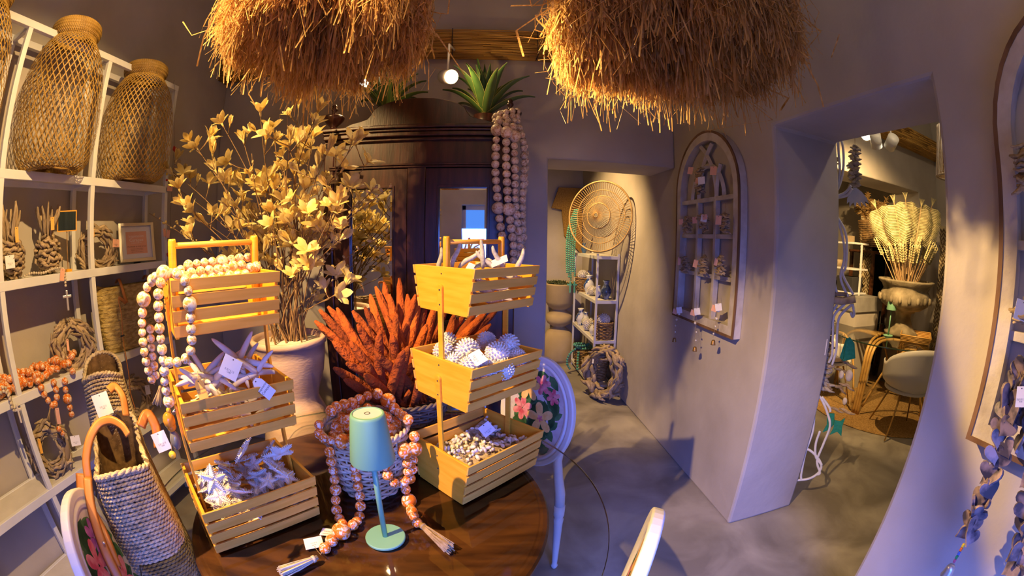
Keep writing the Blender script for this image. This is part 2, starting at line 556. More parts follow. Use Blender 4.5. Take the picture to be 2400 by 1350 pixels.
# ================================================================ white shelving unit on the left wall
SHX0, SHX1 = -2.005, -1.80
SHY = (0.22, 0.765, 1.30, 1.87)
SHZ = (0.22, 0.635, 1.045, 1.475, 1.89)
SHTOP = 2.49
shelf_unit = thing('shelving_unit', 'tall white metal shelving unit standing against the left wall', 'shelf', (-1.9, 1.05, 0))
M['shelf_board'] = mat('shelf_board', (0.62, 0.60, 0.57), (0.72, 0.70, 0.67), scale=9, rough=0.6, bump=0.1, bscale=60)
def su(b, name, m, bevel=0.002): 
    b.xf(Matrix.Translation((1.9, -1.05, 0))); return b.build(name, m, shelf_unit, bevel=bevel)
pw = 0.013
for y in SHY:
    for x in (SHX0 + pw, SHX1 - pw):
        su(MB().box((x - pw, y - pw, 0), (x + pw, y + pw, SHTOP)), 'post', M['white_metal'])
for i, z in enumerate(SHZ):
    for y0, y1 in zip(SHY, SHY[1:]):
        su(MB().box((SHX0 + 0.01, y0, z - 0.012), (SHX1 - 0.012, y1, z - 0.002)), 'shelf_board', M['shelf_board'], 0)
    su(MB().box((SHX1 - 0.02, SHY[0], z - 0.036), (SHX1 + 0.001, SHY[-1], z + 0.001)), 'front_bar', M['white_metal'])
    su(MB().box((SHX0, SHY[0], z - 0.036), (SHX0 + 0.02, SHY[-1], z)), 'rear_bar', M['white_metal'])
    for y in SHY: su(MB().box((SHX0, y - 0.01, z - 0.03), (SHX1, y + 0.01, z - 0.004)), 'side_bar', M['white_metal'])
su(MB().box((SHX1 - 0.026, SHY[0] - pw, SHTOP - 0.03), (SHX1 + 0.002, SHY[-1] + pw, SHTOP + 0.002)), 'front_bar', M['white_metal'])
su(MB().box((SHX0 - 0.001, SHY[0] - pw, SHTOP - 0.03), (SHX0 + 0.026, SHY[-1] + pw, SHTOP + 0.002)), 'rear_bar', M['white_metal'])
for y in SHY: su(MB().box((SHX0, y - 0.01, SHTOP - 0.03), (SHX1, y + 0.01, SHTOP - 0.004)), 'side_bar', M['white_metal'])

# ================================================================ wardrobe with mirror doors
WX, WY = -0.355, 2.20
ward = thing('wardrobe', 'dark polished antique wardrobe with mirror doors against the back wall', 'wardrobe', (WX, WY, 0))
DW = M['dark_wood']
body = MB()
body.box((-0.50, 0.03, 0.08), (0.50, 0.47, 2.06))
body.build('carcass', DW, ward, bevel=0.004)
for s in (-1, 1):
    MB().box((s * 0.505 - 0.032, -0.005, 0.0), (s * 0.505 + 0.032, 0.07, 2.07)).build('corner_post', DW, ward, bevel=0.008)
MB().box((-0.048, -0.004, 0.12), (0.052, 0.03, 1.945)).build('centre_stile', DW, ward, bevel=0.004)
MB().box((-0.478, 0.0, 1.955), (0.478, 0.03, 2.09)).build('frieze', DW, ward, bevel=0.003)
for z0, z1, pr in ((1.935, 1.947, 0.012), (1.947, 1.957, 0.02)):
    MB().box((-0.50, -pr, z0), (0.50, 0.03, z1)).build('moulding', DW, ward, bevel=0.003)
for z0, z1, pr in ((2.085, 2.105, 0.02), (2.105, 2.13, 0.045), (2.13, 2.145, 0.055), (2.145, 2.165, 0.07)):
    MB().box((-0.535, -pr, z0), (0.535, 0.45, z1)).build('cornice', DW, ward, bevel=0.005)
MB().box((-0.54, -0.02, 0.0), (0.54, 0.47, 0.10)).build('plinth', DW, ward, bevel=0.006)
half = [(0.0, 2.335), (0.08, 2.332), (0.16, 2.318), (0.225, 2.295), (0.255, 2.275), (0.27, 2.245), (0.29, 2.222), (0.33, 2.21), (0.38, 2.20), (0.43, 2.18), (0.46, 2.165)]
out = [(-a, b) for a, b in reversed(half)][:-1] + half
MB().prism(out, -0.01, 0.03).build('arched_crest', DW, ward, bevel=0.004, fix=True)
fin = [(0.0, 0.0), (0.034, 0.0), (0.036, 0.012), (0.024, 0.022), (0.02, 0.035), (0.042, 0.055), (0.060, 0.075), (0.066, 0.09), (0.060, 0.098), (0.02, 0.102), (0.014, 0.115), (0.012, 0.13), (0.019, 0.137), (0.019, 0.147), (0.013, 0.152), (0.017, 0.162), (0.010, 0.172), (0.0, 0.174)]
for s in (-1, 1):
    MB().lathe(fin, 20).build('finial', DW, ward, smooth=True, loc=(s * 0.505, 0.03, 2.165))
def door(x0, x1, mx0, mx1):
    z0, z1, mz0, mz1 = 0.13, 1.93, 0.55, 1.83
    b = MB()
    b.box((x0, 0.0, z0), (mx0, 0.03, z1)); b.box((mx1, 0.0, z0), (x1, 0.03, z1))
    b.box((mx0, 0.0, mz1), (mx1, 0.03, z1)); b.box((mx0, 0.0, z0), (mx1, 0.03, mz0))
    d = b.build('door', DW, ward)
    fr = MB()
    for lo, hi in (((mx0 - 0.008, -0.006, mz0), (mx0 + 0.004, 0.01, mz1)), ((mx1 - 0.004, -0.006, mz0), (mx1 + 0.008, 0.01, mz1)),
                   ((mx0 - 0.008, -0.006, mz1 - 0.004), (mx1 + 0.008, 0.01, mz1 + 0.008)), ((mx0 - 0.008, -0.006, mz0 - 0.008), (mx1 + 0.008, 0.01, mz0 + 0.004))):
        fr.box(lo, hi)
    fr.build('mirror_frame', DW, d, bevel=0.002)
    e = 0.018; mi = MB()
    A = [(mx0, 0.013, mz0), (mx1, 0.013, mz0), (mx1, 0.013, mz1), (mx0, 0.013, mz1)]
    B = [(mx0 + e, 0.011, mz0 + e), (mx1 - e, 0.011, mz0 + e), (mx1 - e, 0.011, mz1 - e), (mx0 + e, 0.011, mz1 - e)]
    mi.poly(B)
    for k in range(4): mi.quad(A[k], A[(k + 1) % 4], B[(k + 1) % 4], B[k])
    mi.build('mirror', M['mirror'], d, fix=False)
    return d
door(-0.47, -0.05, -0.375, -0.125)
dr = door(0.054, 0.47, 0.122, 0.390)
MB().lathe([(0, 0), (0.012, 0.002), (0.014, 0.01), (0.008, 0.02), (0.012, 0.03), (0, 0.036)], 12).build('knob', DW, dr, smooth=True, loc=(0.09, 0.0, 1.05), rot=(radians(90), 0, 0))

# ================================================================ round table with a glass sheet
TX, TY, TZ = -0.37, 1.04, 0.77
def mat_sheet_glass(name, tint, edge=False):
    m, nt, b = principled(name); N = nt.nodes
    N.remove(b)
    tr = N.new('ShaderNodeBsdfTransparent'); tr.inputs[0].default_value = (*tint, 1)
    gl = N.new('ShaderNodeBsdfGlossy'); gl.inputs['Roughness'].default_value = 0.03
    fz = N.new('ShaderNodeFresnel'); fz.inputs['IOR'].default_value = 1.5
    mx = N.new('ShaderNodeMixShader')
    lk(nt, fz.outputs[0], mx.inputs[0]); lk(nt, tr.outputs[0], mx.inputs[1]); lk(nt, gl.outputs[0], mx.inputs[2])
    lk(nt, mx.outputs[0], N['Material Output'].inputs['Surface'])
    return m
M['sheet'] = mat_sheet_glass('sheet_glass', (0.94, 0.97, 0.95))
M['sheet_edge'] = mat_sheet_glass('sheet_glass_edge', (0.45, 0.62, 0.52))
table = thing('round_table', 'round dark wood table under a wide sheet of glass', 'table', (TX, TY, 0))
MB().lathe([(0, 0.728), (0.545, 0.728), (0.558, 0.733), (0.566, 0.742), (0.566, 0.750), (0.560, 0.758), (0.548, 0.761), (0.54, 0.7605), (0.535, 0.762), (0, 0.762)], 96).build('tabletop', M['table_wood'], table, smooth=False, bevel=0)
MB().lathe([(0.47, 0.65), (0.49, 0.65), (0.49, 0.73), (0.47, 0.73)], 64).build('apron', M['table_wood'], table)
MB().lathe([(0.0, 0.0), (0.05, 0.10), (0.06, 0.18), (0.10, 0.26), (0.11, 0.34), (0.07, 0.42), (0.055, 0.5), (0.08, 0.62), (0.12, 0.66), (0.12, 0.73)], 24).build('pedestal', M['table_wood'], table, smooth=True)
for k in range(4):
    a = k * pi / 2 + 0.4
    MB().tube([(0.05 * cos(a), 0.05 * sin(a), 0.20), (0.2 * cos(a), 0.2 * sin(a), 0.16), (0.34 * cos(a), 0.34 * sin(a), 0.06), (0.42 * cos(a), 0.42 * sin(a), 0.03)], [0.04, 0.035, 0.03, 0.03], 8).build('foot', M['table_wood'], table, smooth=True)
gt = MB().lathe([(0.733, 0.770), (0.0, 0.770)], 96)
gt.build('glass_sheet', M['sheet'], table)
MB().lathe([(0.733, 0.7630), (0.7355, 0.7645), (0.7355, 0.7685), (0.733, 0.770)], 128).build('glass_edge', M['sheet_edge'], table, smooth=True)

# ================================================================ three-tier crate stands
TIERS = [(0.772, 0.155, 0.33, 0.28, 0.215), (1.08, 0.133, 0.285, 0.28, 0.23), (1.344, 0.128, 0.255, 0.27, 0.215)]
def crate_stand(cx, cy, th, sc, label, drift=(0.0, 0.0)):
    t = thing('crate_stand', label, 'display stand', (cx, cy, 0.772), th)
    BM, BX = M['bamboo'], M['bamboo_x']
    tiers = []
    for i, (z0, h, L, Wt, Wb) in enumerate(TIERS):
        z0 = (z0 - 0.772) * sc; h *= sc; L *= sc; Wt *= sc; Wb *= sc
        k = z0 / (0.572 * sc)
        dx = drift[0] * k; dy = drift[1] * k
        tiers.append((z0, h, L, Wt, Wb, dx, dy))
        names = ('bottom_crate', 'middle_crate', 'top_crate')
        # floor of the crate is the part the slats and ends hang on
        fl = MB().box((dx - L / 2 + 0.006, dy - Wb / 2 + 0.006, z0 + 0.002), (dx + L / 2 - 0.006, dy + Wb / 2 - 0.006, z0 + 0.008)).build('crate', BX, t)
        th_ = 0.009 * sc
        for s in (-1, 1):
            x0, x1 = sorted((dx + s * L / 2, dx + s * (L / 2 - th_)))
            pts = [(dy - Wb / 2, z0), (dy + Wb / 2, z0), (dy + Wt / 2, z0 + h), (dy - Wt / 2, z0 + h)]
            MB().prism(pts, x0, x1, 'x').build('end_panel', BM, fl, bevel=0.0015, fix=True)
            for ff in (0.55, 0.85):
                MB().ball((dx + s * (L / 2 + 0.0005), dy, z0 + h * ff), 0.0022, 8, 5).build('screw', M['ink'], fl)
        ns = 4; sh = h * 0.195; gap = (h - ns * sh) / (ns - 0.6)
        for side in (-1, 1):
            for q in range(ns):
                za = z0 + h - sh - q * (sh + gap * 0.93); zb = za + sh
                wa = Wb / 2 + (Wt - Wb) / 2 * (za - z0) / h; wb_ = Wb / 2 + (Wt - Wb) / 2 * (zb - z0) / h
                tk = 0.0065 * sc; ex = 0.002
                vs = []
                for (ww, z) in ((wa, za), (wb_, zb)):
                    ya, yb = sorted((dy + side * ww, dy + side * (ww + tk)))
                    vs += [(dx - L / 2 - ex, ya, z), (dx + L / 2 + ex, ya, z), (dx + L / 2 + ex, yb, z), (dx - L / 2 - ex, yb, z)]
                MB().hexa(vs).build('slat', BX, fl, bevel=0.001)
    for (a, b_) in ((0, 1), (1, 2)):
        A, B = tiers[a], tiers[b_]
        for s in (-1, 1):
            xb = B[5] + s * (B[2] / 2 + 0.004); 
            w2 = 0.010 * sc
            zt = B[0] + B[1] * 0.62; zb = A[0] + A[1] * 0.35
            bar = MB(); n = 8
            o = [(-w2, zb), (w2, zb), (w2, zt - w2)] + [(w2 * cos(pi * k / n), zt - w2 + w2 * sin(pi * k / n)) for k in range(1, n)] + [(-w2, zt - w2)]
            bar.prism([(p[0] + (A[6] + B[6]) / 2, p[1]) for p in o], xb - 0.0035, xb + 0.0035, 'x')
            br = bar.build('upright', BM, t, bevel=0.001, fix=True)
            for zz in (B[0] + B[1] * 0.18, B[0] + B[1] * 0.50):
                MB().ball((xb + s * 0.0035, (A[6] + B[6]) / 2, zz), 0.0026, 8, 5).build('screw', M['ink'], br)
    z0, h, L, Wt, Wb, dx, dy = tiers[2]
    for s in (-1, 1):
        xb = dx + s * (L / 2 - 0.018 * sc)
        MB().tube([(xb, dy, z0 + h * 0.3), (xb, dy, z0 + h + 0.078 * sc), (xb, dy, z0 + h + 0.084 * sc)], [0.0105 * sc, 0.0105 * sc, 0.0085 * sc], 10).build('handle_post', BM, t, smooth=True)
    MB().tube([(dx - L / 2 + 0.02 * sc, dy, z0 + h + 0.068 * sc), (dx + L / 2 - 0.02 * sc, dy, z0 + h + 0.068 * sc)], 0.0075 * sc, 10).build('handle_rod', BX, t, smooth=True)
    return t, tiers
stand_r, tiers_r = crate_stand(-0.016, 1.217, 0.750, 1.0, 'three-tier bamboo crate stand holding driftwood, shell balls and loose shells')
stand_l, tiers_l = crate_stand(-0.678, 0.876, 0.848, 1.015, 'three-tier bamboo crate stand holding starfish with pale beads draped over it', (0.006, -0.02))
# ================================================================ visible track spots under the beam
M['lamp_white'] = mat('lamp_white', (0.75, 0.74, 0.70), rough=0.4)
M['bulb'] = mat_emit('bulb_glow', (1.0, 0.86, 0.62), 26.0)
def track_lamp(loc, aim, label, power, angle=150, mount=0.22, r=0.044, group=None, blend=0.6, hook=None):
    loc = Vector(loc); d = (Vector(aim) - loc).normalized()
    t = thing('spotlight', label, 'spotlight', loc, group=group)
    q = d.to_track_quat('Z', 'Y').to_matrix().to_4x4()
    MB().lathe([(0.0, -0.11), (r, -0.11), (r, 0.0), (r * 0.9, 0.0), (r * 0.88, -0.012)], 20).xf(q).build('barrel', M['lamp_white'], t, smooth=True)
    MB().lathe([(r * 0.9, -0.006), (0.0, -0.004)], 20).xf(q).build('bulb', M['bulb'], t)
    MB().tube([tuple(-d * 0.06), tuple(-d * 0.06 + Vector((0, 0, mount)))] + ([tuple(Vector(hook) - loc)] if hook else []), 0.007, 8).build('bracket', M['lamp_white'], t)
    spot('spot_beam', loc + d * 0.004, loc + d, power, WARM, angle, blend, 0.02)
    if angle < 60: point('spot_spill', loc + d * 0.03, 7, WARM, 0.03)
    return t
track_lamp(P(850, 193, Y=2.40), (-0.45, 0.6, 1.3), 'small white spotlight glowing left above the wardrobe', 60, 110, hook=(-0.76, 2.6, 2.83))
track_lamp(P(1058, 180, Y=2.26), (1.374, -0.55, 1.25), 'small white spotlight glowing right above the wardrobe beside agave', 900, 31, blend=0.25, hook=(-0.2, 2.6, 2.83))

# ================================================================ raffia fringe pendants
M['raffia'] = mat('raffia', (0.38, 0.18, 0.03), (0.86, 0.58, 0.25), scale=3, rough=0.75, stretch=(30, 30, 3), lo=0.3, hi=0.7)
def translucent(m, f):
    nt = m.node_tree; N = nt.nodes; b = N['Principled BSDF']
    tr = N.new('ShaderNodeBsdfTranslucent'); mx = N.new('ShaderNodeMixShader'); mx.inputs[0].default_value = f
    src = b.inputs['Base Color'].links[0].from_socket
    lk(nt, src, tr.inputs['Color']); lk(nt, b.outputs[0], mx.inputs[1]); lk(nt, tr.outputs[0], mx.inputs[2])
    lk(nt, mx.outputs[0], N['Material Output'].inputs['Surface'])
translucent(M['raffia'], 0.5)
def raffia(c, R, z0, ztop, n, label, seed, cap_r):
    r_ = random.Random(seed)
    t = thing('raffia_pendant', label, 'pendant lamp', (c[0], c[1], z0))
    H = ztop - z0
    for part, ring0, ring1, cnt, wid in (('fringe', 0.90, 1.05, n, 0.0013), ('inner_fringe', 0.08, 0.9, int(n * 0.7), 0.0018), ('loose_strands', 1.03, 1.12, n // 34, 0.0026)):
        b = MB()
        for k in range(cnt):
            a = r_.uniform(0, 2 * pi); q = r_.uniform(ring0, ring1) * R
            # ragged lower edge, in clumps
            cl = noise.noise(Vector((cos(a) * 3.1, sin(a) * 3.1, seed))) * 0.5 + noise.noise(Vector((cos(a) * 9, sin(a) * 9, seed + 5))) * 0.35
            lw = 0.08 + 0.19 * cl + r_.uniform(-0.05, 0.08)
            if part == 'inner_fringe': lw -= 0.075 * (1 - q / R)
            if r_.random() < 0.06: lw -= r_.uniform(0.04, 0.14)
            zt = H * r_.uniform(0.55, 1.0); zb = min(lw, zt - 0.15)
            da = r_.uniform(-0.10, 0.10); curl = r_.uniform(0.004, 0.03) * (2.4 if r_.random() < 0.25 else 1); ph = r_.uniform(0, 6.28); fq = r_.uniform(1.0, 3.2)
            if part == 'loose_strands': curl *= 2.2; lw -= r_.uniform(0, 0.05)
            segs = 9 if part == 'loose_strands' else 7; w = wid * r_.uniform(0.5, 1.5) * (2.0 if r_.random() < 0.05 else 1)
            base = len(b.v); tw0 = r_.uniform(0, 3.14); 
            for i in range(segs + 1):
                u = i / segs; z = zt + (zb - zt) * u
                aa = a + da * u + curl / R * sin(ph + fq * u * 5) * u
                qq = q * (0.93 + 0.09 * u) + curl * cos(ph * 1.7 + fq * u * 4.3) * u
                x, y = qq * cos(aa), qq * sin(aa)
                tw = tw0 + u * 1.5
                ox, oy = cos(aa + tw) * w, sin(aa + tw) * w
                b.v.append((x - ox, y - oy, z)); b.v.append((x + ox, y + oy, z))
            for i in range(segs):
                p = base + 2 * i; b.f.append((p, p + 1, p + 3, p + 2))
        stuff(b.build(part, M['raffia'], t))
    MB().lathe([(R * 1.0, H * 0.62), (R * 0.96, H * 0.9), (R * 0.7, H + 0.10), (R * 0.3, H + 0.22), (0.03, H + 0.27)], 40).build('shade_frame', M['raffia'], t, smooth=True)
    MB().tube([(0, 0, H + 0.27), (0, 0, ZC - z0)], 0.005, 6).build('cord', M['ink'], t)
    point('fringe_glow_fill', (c[0], c[1], z0 + H * 0.75), 14, (1.0, 0.56, 0.22), 0.04)  # added point light, gives the fringe an orange inner glow
    return t
raffia((-0.53, 1.17), 0.312, 2.125, 2.75, 10500, 'left raffia fringe pendant hanging in front of the wardrobe top', 11, 0.3)
raffia((0.58, 1.07), 0.355, 2.055, 2.70, 11500, 'right raffia fringe pendant hanging before the opening', 23, 0.3)

# ================================================================ agaves on the wardrobe
M['agave'] = mat('agave_leaf', (0.05, 0.13, 0.035), (0.13, 0.24, 0.06), scale=4, rough=0.35, stretch=(1, 1, 1))
M['agave_edge'] = mat('agave_edge', (0.42, 0.42, 0.10), rough=0.4)
def agave(loc, n, L, seed, label):
    r_ = random.Random(seed)
    t = thing('agave', label, 'plant', loc, group='agaves on the wardrobe')
    for k in range(n):
        lay = k / n
        az = k * 2.39996 + r_.uniform(-0.15, 0.15); el = radians(34 + 52 * lay ** 0.8) + r_.uniform(-.06, .06)
        Lk = L * r_.uniform(0.85, 1.1) * (1.0 if lay < 0.8 else 0.8)
        m = MB(); ed = MB(); segs = 9
        prev = Vector((0, 0, 0)); pts = []
        for i in range(segs + 1):
            u = i / segs
            e = el + (0.30 * u if lay > 0.5 else (0.55 * u - 0.55 * u * u * 1.6)) - 0.25 * u * u
            d = Vector((cos(e), 0, sin(e)))
            if i: prev = prev + d * (Lk / segs)
            w = 0.026 * L / 0.30 * (0.55 + 1.6 * u * (1 - u) + 0.0) * (1 - u ** 3) + 0.0012
            nrm = Vector((-sin(e), 0, cos(e)))
            pts.append((prev.copy(), w, nrm))
        for sgn in (1, -1):
            base = len(m.v)
            for p, w, nr in pts:
                m.v += [tuple(p + Vector((0, -w, 0)) + nr * w * 0.45), tuple(p - nr * 0.003 * (1 if sgn > 0 else 2.5)), tuple(p + Vector((0, w, 0)) + nr * w * 0.45)]
            for i in range(segs):
                for j in range(2):
                    a = base + 3 * i + j
                    m.f.append((a, a + 1, a + 4, a + 3) if sgn > 0 else (a, a + 3, a + 4, a + 1))
        R4 = Matrix.Rotation(az, 4, 'Z')
        lf = m.xf(R4).build('leaf', M['agave'], t, smooth=True)
        for s in (-1, 1):
            ed.tube([tuple(p + Vector((0, s * w, 0)) + nr * w * 0.45) for p, w, nr in pts], [max(0.0012, 0.0024 * (1 - i / segs)) for i in range(segs + 1)], 4)
        ed.xf(R4).build('leaf_edge', M['agave_edge'], lf, smooth=True)
    pz = 2.166 - loc[2]
    MB().lathe([(0, pz), (0.06, pz), (0.075, 0.0), (0.07, 0.0), (0, -0.02)], 16).build('pot', M['dark_wood'], t, smooth=True)
    return t
ag = P(1137, 272, Y=2.47)
agave((ag.x, 2.47, ag.z), 34, 0.36, 4, 'spiky green agave beside the right wardrobe finial')
ag = P(905, 262, Y=2.44)
agave((ag.x, 2.44, ag.z), 30, 0.33, 9, 'spiky green agave half hidden behind raffia above the wardrobe')

# ================================================================ tall terracotta planter and flowering branches
M['terracotta'] = mat('terracotta_pale', (0.52, 0.34, 0.26), (0.62, 0.45, 0.36), scale=5, rough=0.85, bump=0.15, bscale=40, stretch=(1, 1, 3))
PX, PY = -0.93, 1.78
planter = thing('planter', 'tall pale terracotta stacked planter behind the left crate stand', 'planter', (PX, PY, 0))
prof = [(0.0, 0.0), (0.17, 0.0), (0.185, 0.03), (0.175, 0.16), (0.13, 0.27), (0.115, 0.31), (0.135, 0.36), (0.185, 0.46), (0.20, 0.56), (0.175, 0.68), (0.135, 0.775), (0.125, 0.80), (0.13, 0.83), (0.165, 0.93), (0.180, 1.02), (0.182, 1.07), (0.192, 1.075), (0.193, 1.10), (0.180, 1.105), (0.165, 1.09), (0.16, 1.0), (0.0, 0.98)]
MB().lathe(prof, 40).build('pot', M['terracotta'], planter, smooth=True)
M['gravel'] = mat('pale_gravel', (0.6, 0.57, 0.5), (0.8, 0.77, 0.7), scale=40, rough=0.9)
MB().lathe([(0.166, 1.075), (0.0, 1.085)], 24).build('gravel', M['gravel'], planter)

M['petal'] = mat('petal_ivory', (0.80, 0.60, 0.17), (0.88, 0.77, 0.40), scale=20, rough=0.6, rand=0.15, sub=0.0)
translucent(M['petal'], 0.35)
M['twig'] = mat('twig', (0.16, 0.085, 0.035), (0.34, 0.21, 0.09), scale=30, rough=0.8, rand=0.2)
M['bud'] = mat('bud', (0.50, 0.36, 0.12), (0.70, 0.54, 0.24), scale=10, rough=0.6, rand=0.2)
def flower_mesh(name, n, L, op, seed):
    r_ = random.Random(seed); m = MB()
    for k in range(n):
        az = 2 * pi * k / n + r_.uniform(-0.2, 0.2); el = op + r_.uniform(-0.18, 0.18)
        l = L * r_.uniform(0.85, 1.1); w = l * 0.26
        d = Vector((cos(az) * cos(el), sin(az) * cos(el), sin(el))); s_ = Vector((-sin(az), cos(az), 0)); nr = s_.cross(d)
        st = [(0.0, 0.25, 0), (0.3, 0.85, -0.10), (0.62, 1.0, -0.13), (0.85, 0.6, -0.10), (1.0, 0.03, -0.03)]
        base = len(m.v)
        for u, ww, cu in st:
            p = d * (l * u) + nr * (l * cu)
            m.v += [tuple(p - s_ * w * ww + nr * w * 0.3 * ww), tuple(p), tuple(p + s_ * w * ww + nr * w * 0.3 * ww)]
        for i in range(len(st) - 1):
            for j in range(2):
                a = base + 3 * i + j; m.f.append((a, a + 1, a + 4, a + 3))
    m.tube([(0, 0, -0.022), (0, 0, 0.004)], [0.0035, 0.006], 6)
    return m.mesh(name, M['petal'], True)
FLOWERS = [flower_mesh('flower', 5, 0.072, 0.75, 1), flower_mesh('flower', 6, 0.068, 0.60, 2), flower_mesh('flower', 5, 0.07, 1.05, 3), flower_mesh('flower', 6, 0.074, 0.45, 4), flower_mesh('flower', 4, 0.064, 1.25, 5)]
BUD = MB().ball((0, 0, 0), 0.008, 8, 6, (0.8, 0.8, 1.3)).mesh('bud', M['bud'], True)

def branch(kind, tip, seed, label, group):
    """one stem from the planter to a tip, with flowers or buds"""
    r_ = random.Random(seed)
    a = r_.uniform(0, 2 * pi); q = r_.uniform(0, 0.10)
    t = thing(kind, label, 'branch', (PX + q * cos(a), PY + q * sin(a), 1.06), group=group)
    tip = Vector(tip) - Vector(t.location)
    mid = Vector((tip.x * 0.22, tip.y * 0.22, tip.z * 0.42)) + Vector((r_.uniform(-.03, .03), r_.uniform(-.03, .03), 0))
    m2 = Vector((tip.x * 0.58, tip.y * 0.58, tip.z * 0.74)) + Vector((r_.uniform(-.04, .04), r_.uniform(-.04, .04), 0))
    path = catmull([(0, 0, 0), mid, m2, tip], 7)
    n = len(path)
    st = MB().tube(path, [0.0042 - 0.0026 * i / (n - 1) for i in range(n)], 5)
    fl = []
    if kind == 'flower_branch':
        fl.append((tip, (path[-1] - path[-2]).normalized(), 1.0))
        for k in range(r_.randint(5, 7)):
            i = int(n * r_.uniform(0.42, 0.95)); p = path[min(i, n - 1)]
            dr = Vector((r_.uniform(-1, 1), r_.uniform(-1, 1), r_.uniform(0.3, 1.1))).normalized()
            e = p + dr * r_.uniform(0.05, 0.12)
            st.tube([p, (p + e) / 2 + Vector((0, 0, -0.006)), e], [0.0024, 0.002, 0.0022], 4)
            fl.append((e, (dr + Vector((0, 0, 0.4))).normalized(), r_.uniform(0.7, 1.1)))
        so = st.build('stem', M['twig'], t, smooth=True)
        for p, d, s in fl:
            inst('flower', r_.choice(FLOWERS), t, p, frame_z(d), s)
    else:
        so = None
        for k in range(r_.randint(9, 14)):
            i = r_.uniform(0.35, 1.0); p = path[min(int(n * i), n - 1)]
            dr = Vector((r_.uniform(-1, 1), r_.uniform(-1, 1), r_.uniform(0.0, 1.0))).normalized()
            e = p + dr * 0.012
            fl.append((e, dr, r_.uniform(0.7, 1.15)))
        st.build('stem', M['twig'], t, smooth=True)
        for p, d, s in fl: inst('bud', BUD, t, p, frame_z(d), s)
    return t
tips = [(520, 290), (610, 262), (700, 245), (745, 262), (640, 300), (460, 345), (505, 400), (570, 330), (680, 330), (735, 320), (770, 350), (835, 330), (862, 380), (400, 430), (430, 480), (480, 520), (395, 395), (560, 430), (620, 420), (690, 410), (760, 430), (820, 440), (600, 500), (660, 470), (720, 500), (780, 500), (800, 560), (540, 470), (450, 560), (840, 470), (735, 560), (790, 690)]
for k, (x, y) in enumerate(tips):
    rr = rnd.uniform(1.50, 2.02)
    if (x, y) == (790, 690): rr = 1.62
    branch('flower_branch', P(x, y, Y=rr), 100 + k, 'branch with ivory flowers standing in the terracotta planter', 'flowering branches in the planter')
for k, (x, y) in enumerate([(885, 432), (912, 440), (590, 360), (655, 380), (850, 520), (880, 560), (350, 500), (410, 520), (700, 380), (740, 400), (830, 620), (575, 540), (640, 540), (760, 600)]):
    branch('bud_branch', P(x, y, Y=rnd.uniform(1.55, 1.95)), 300 + k, 'thin budding twig standing in the terracotta planter', 'budding twigs in the planter')

# ================================================================ bead strands on the right wardrobe finial
fg = thing('bead_garland', 'long brown and white bead strands hanging from the right wardrobe finial', 'garland', (0.15, 2.16, 1.5))
# ================================================================ big woven baskets on the shelf top row
M['rattan_weave'] = mat('rattan_weave', (0.31, 0.175, 0.03), (0.50, 0.31, 0.07), scale=12, rough=0.55, rand=0.1)
def lattice(prof, n, turns, w, seg=34, sgns=(1, -1)):
    """open diamond weave over a surface of revolution; prof is a function u -> (r, z)"""
    b = MB()
    for s in sgns:
        for k in range(n):
            a0 = 2 * pi * k / n; base = len(b.v)
            for i in range(seg + 1):
                u = i / seg; r, z = prof(u); a = a0 + s * turns * 2 * pi * u
                off = 0.0012 * s * (1 if (i % 2) else -1)
                r2, z2 = prof(min(1, u + 0.01)); 
                t = Vector((r2 * cos(a + s * turns * 0.0628) - r * cos(a), r2 * sin(a + s * turns * 0.0628) - r * sin(a), z2 - z))
                nr = Vector((cos(a), sin(a), 0)); sd = t.cross(nr)
                sd = sd.normalized() * w if sd.length > 1e-6 else Vector((0, 0, w))
                p = Vector(((r + off) * cos(a), (r + off) * sin(a), z))
                b.v += [tuple(p - sd), tuple(p + sd)]
            for i in range(seg):
                q = base + 2 * i; b.f.append((q, q + 1, q + 3, q + 2))
    return b
def spline1(pts):
    vs = catmull([(p[0], p[1], 0) for p in pts], 12)
    def f(u):
        x = u * (len(vs) - 1); i = min(int(x), len(vs) - 2); v = vs[i].lerp(vs[i + 1], x - i); return v.x, v.y
    return f
def lantern_basket(loc, R, H, label, seed):
    t = thing('woven_basket', label, 'basket', loc, seed * 0.7, group='tall woven baskets on the top shelf')
    body = spline1([(R * 0.62, 0.0), (R * 0.86, H * 0.07), (R * 1.0, H * 0.25), (R * 0.99, H * 0.5), (R * 0.86, H * 0.70), (R * 0.66, H * 0.83), (R * 0.52, H * 0.89)])
    stuff(lattice(body, 44, 0.36, 0.0024).build('weave', M['rattan_weave'], t))
    stuff(lattice(spline1([(R * 0.52, H * 0.88), (R * 0.60, H * 0.915), (R * 0.63, H * 0.95), (R * 0.60, H * 0.985), (R * 0.50, H * 1.0), (R * 0.42, H * 0.97)]), 70, 0.16, 0.0042, 14).build('collar', M['rattan_weave'], t))
    stuff(lattice(spline1([(R * 0.63, 0.004), (R * 0.4, 0.012), (R * 0.1, 0.03)]), 40, 0.2, 0.004, 10).build('bottom', M['rattan_weave'], t))
    MB().tube([(R * 0.63 * cos(a), R * 0.63 * sin(a), 0.006 + 0.006 * sin(a * 5)) for a in [2 * pi * k / 40 for k in range(40)]], 0.006, 6, closed=True).build('foot_ring', M['rattan_weave'], t, smooth=True)
    return t
lantern_basket((-1.81, 0.485, SHZ[4]), 0.215, 0.665, 'tall woven basket cut off at the left picture edge, top shelf', 1)
lantern_basket((-1.81, 1.035, SHZ[4]), 0.215, 0.665, 'tall woven basket in the middle of the top shelf row', 2)
lantern_basket((-1.81, 1.585, SHZ[4]), 0.213, 0.63, 'tall woven basket at the right end of the top shelf', 3)

